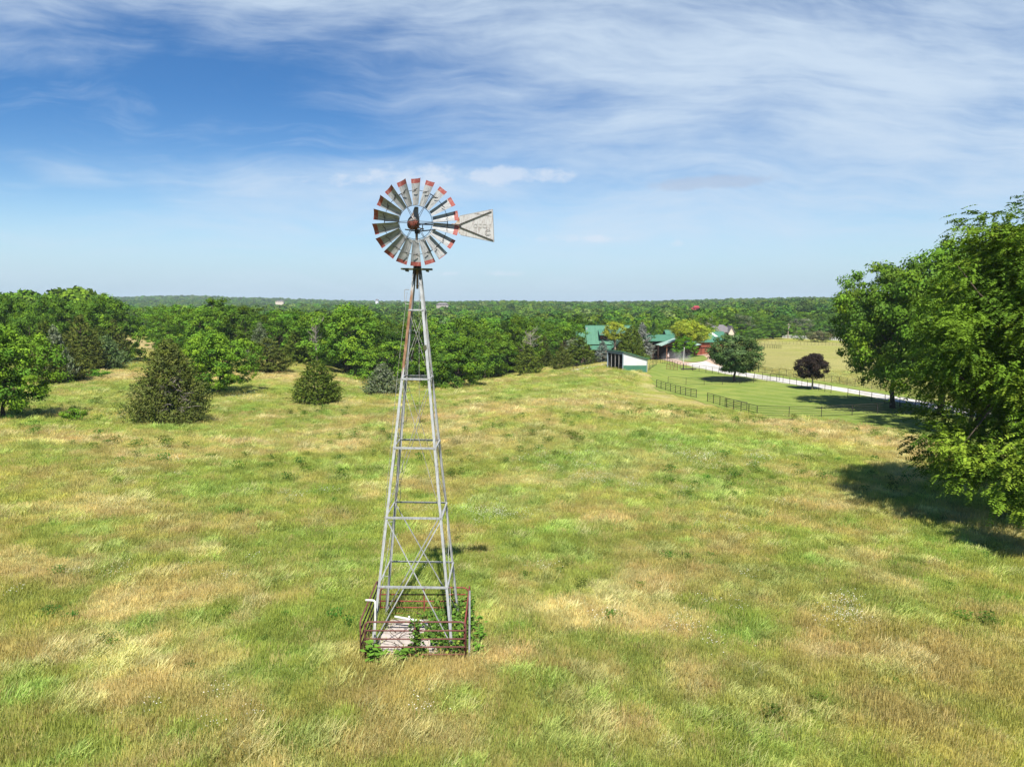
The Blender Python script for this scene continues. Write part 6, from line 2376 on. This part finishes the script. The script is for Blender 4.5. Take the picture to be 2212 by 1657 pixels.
# ------------------------------------------------------------------ person in the yard
def person():
    g = ground(1443.3, 779.0)
    t = empty('person', g, R(20), 'person in a pale shirt, dark shorts and white cap walking across the paved yard', 'person')

    def skin_mesh(name, verts, edges, rads, mat, parent, root=0, sub=2):
        me = bpy.data.meshes.new(name)
        me.from_pydata(verts, edges, [])
        o = link(name, me, parent)
        md = o.modifiers.new('skin', 'SKIN')
        for i, r_ in enumerate(rads):
            me.skin_vertices[0].data[i].radius = (r_, r_) if not isinstance(r_, tuple) else r_
            me.skin_vertices[0].data[i].use_root = i == root
        sb = o.modifiers.new('sub', 'SUBSURF')
        sb.levels = sb.render_levels = sub
        me.materials.append(M[mat])
        return o
    # pelvis, spine, neck, head, arms, legs: mid stride with the head bent forward
    vs = [(0, 0, .93), (0, -.01, 1.10), (0, -.03, 1.30), (0, -.06, 1.44), (0, -.09, 1.53), (0, -.12, 1.63), (0, -.125, 1.73),
          (-.17, -.04, 1.40), (-.25, -.10, 1.13), (-.20, -.30, .98), (-.19, -.38, .94),
          (.17, -.04, 1.40), (.26, .04, 1.13), (.25, -.10, .90), (.25, -.15, .84),
          (-.09, 0, .88), (-.10, -.16, .50), (-.10, -.12, .09), (-.10, -.28, .05),
          (.09, 0, .88), (.10, .08, .49), (.10, .26, .12), (.10, .14, .04)]
    ed = [(0, 1), (1, 2), (2, 3), (3, 4), (4, 5), (5, 6), (2, 7), (7, 8), (8, 9), (9, 10), (2, 11), (11, 12), (12, 13), (13, 14),
          (0, 15), (15, 16), (16, 17), (17, 18), (0, 19), (19, 20), (20, 21), (21, 22)]
    rd = [(.15, .11), (.14, .10), (.17, .11), (.075, .07), .058, .09, .075, .065, .048, .036, .034, .065, .048, .036, .034, .09, .062, .045, .038, .09, .062, .045, .038]
    skin_mesh('body', vs, ed, rd, 'skin', t)
    vs = [(0, 0, .95), (0, -.01, 1.12), (0, -.03, 1.31), (0, -.055, 1.42), (-.17, -.04, 1.40), (-.23, -.085, 1.2), (.17, -.04, 1.40), (.235, .015, 1.2)]
    skin_mesh('shirt', vs, [(0, 1), (1, 2), (2, 3), (2, 4), (4, 5), (2, 6), (6, 7)], [(.175, .135), (.165, .125), (.195, .135), (.09, .085), .09, .075, .09, .075], 'shirt', t)
    vs = [(0, 0, .97), (-.09, 0, .86), (-.10, -.13, .56), (.09, 0, .86), (.10, .06, .56)]
    skin_mesh('shorts', vs, [(0, 1), (1, 2), (0, 3), (3, 4)], [(.18, .14), .12, .10, .12, .10], 'shorts', t)
    mb = MB()
    mb.lathe([(.115, 0), (.118, .05), (.10, .10), (.05, .13), (0.0, .135)], (0, -.12, 1.67), 14)
    mb.prism([(-.09, -.20, 1.675), (.09, -.20, 1.675), (.07, -.31, 1.66), (-.07, -.31, 1.66)], (0, 0, 0), (0, 0, .015))
    mb.build('cap', M['cap'], t, True)
    for q in ((-.10, -.2), (.10, .2)):
        MB().tube([(q[0], q[1] + .08, .06), (q[0], q[1] - .02, .06), (q[0], q[1] - .16, .045)], [.05, .055, .04], 8).build('shoe', M['cap'], t, True)


person()

# dust raised on the yard
mb = MB()
g = ground(1462, 780)
random.seed(8)
vs = []
n, m_ = 20, 10
for i in range(m_ + 1):
    th = math.pi * i / m_
    for k in range(n):
        a = 2 * math.pi * k / n
        p = Vector((math.sin(th) * math.cos(a), math.sin(th) * math.sin(a), math.cos(th)))
        vs.append((p.x * 5.2, p.y * 2.5, max(p.z, -.1) * 3.6 * (1 - .30 * abs(p.x)) + .3))
mb.poly(vs, [(i * n + k, (i + 1) * n + k, (i + 1) * n + (k + 1) % n, i * n + (k + 1) % n) for i in range(m_) for k in range(n)])
vm = bpy.data.materials.new('dust')
vm.use_nodes = True
vt = NT(vm.node_tree)
vt.n.clear()
pv = vt.add('ShaderNodeVolumePrincipled')
pv.inputs['Color'].default_value = (.95, .93, .9, 1)
pv.inputs['Anisotropy'].default_value = 0.0
tcn = vt.add('ShaderNodeTexCoord')
nz = vt.noise(tcn.outputs['Object'], .55, 4, .6)
ln_ = vt.add('ShaderNodeVectorMath', operation='LENGTH')
mpn = vt.add('ShaderNodeMapping')
mpn.inputs['Scale'].default_value = (1 / 5.2, 1 / 2.5, 1 / 3.6)
vt.l.new(tcn.outputs['Object'], mpn.inputs[0])
vt.l.new(mpn.outputs[0], ln_.inputs[0])
fall = vt.step(ln_.outputs['Value'], .95, .25)
dn = vt.m('MULTIPLY', vt.m('MULTIPLY', vt.step(nz, .36, .62), fall), .32)
vt.l.new(dn, pv.inputs['Density'])
vo = vt.add('ShaderNodeOutputMaterial')
vt.l.new(pv.outputs[0], vo.inputs['Volume'])
tag(mb.build('dust_cloud', vm, None, True, g), kind='stuff')

# ------------------------------------------------------------------ haze over the far country
hm = bpy.data.materials.new('haze')
hm.use_nodes = True
ht = NT(hm.node_tree)
ht.n.clear()
hv = ht.add('ShaderNodeVolumePrincipled')
hv.inputs['Color'].default_value = (.70, .86, 1.0, 1)
hv.inputs['Density'].default_value = 0.00011
hv.inputs['Anisotropy'].default_value = 0.0
hq = ht.add('ShaderNodeOutputMaterial')
ht.l.new(hv.outputs[0], hq.inputs['Volume'])
mb = MB()
mb.box((0, 0, 20), (9400, 9400, 84))
tag(mb.build('haze', hm), kind='stuff')
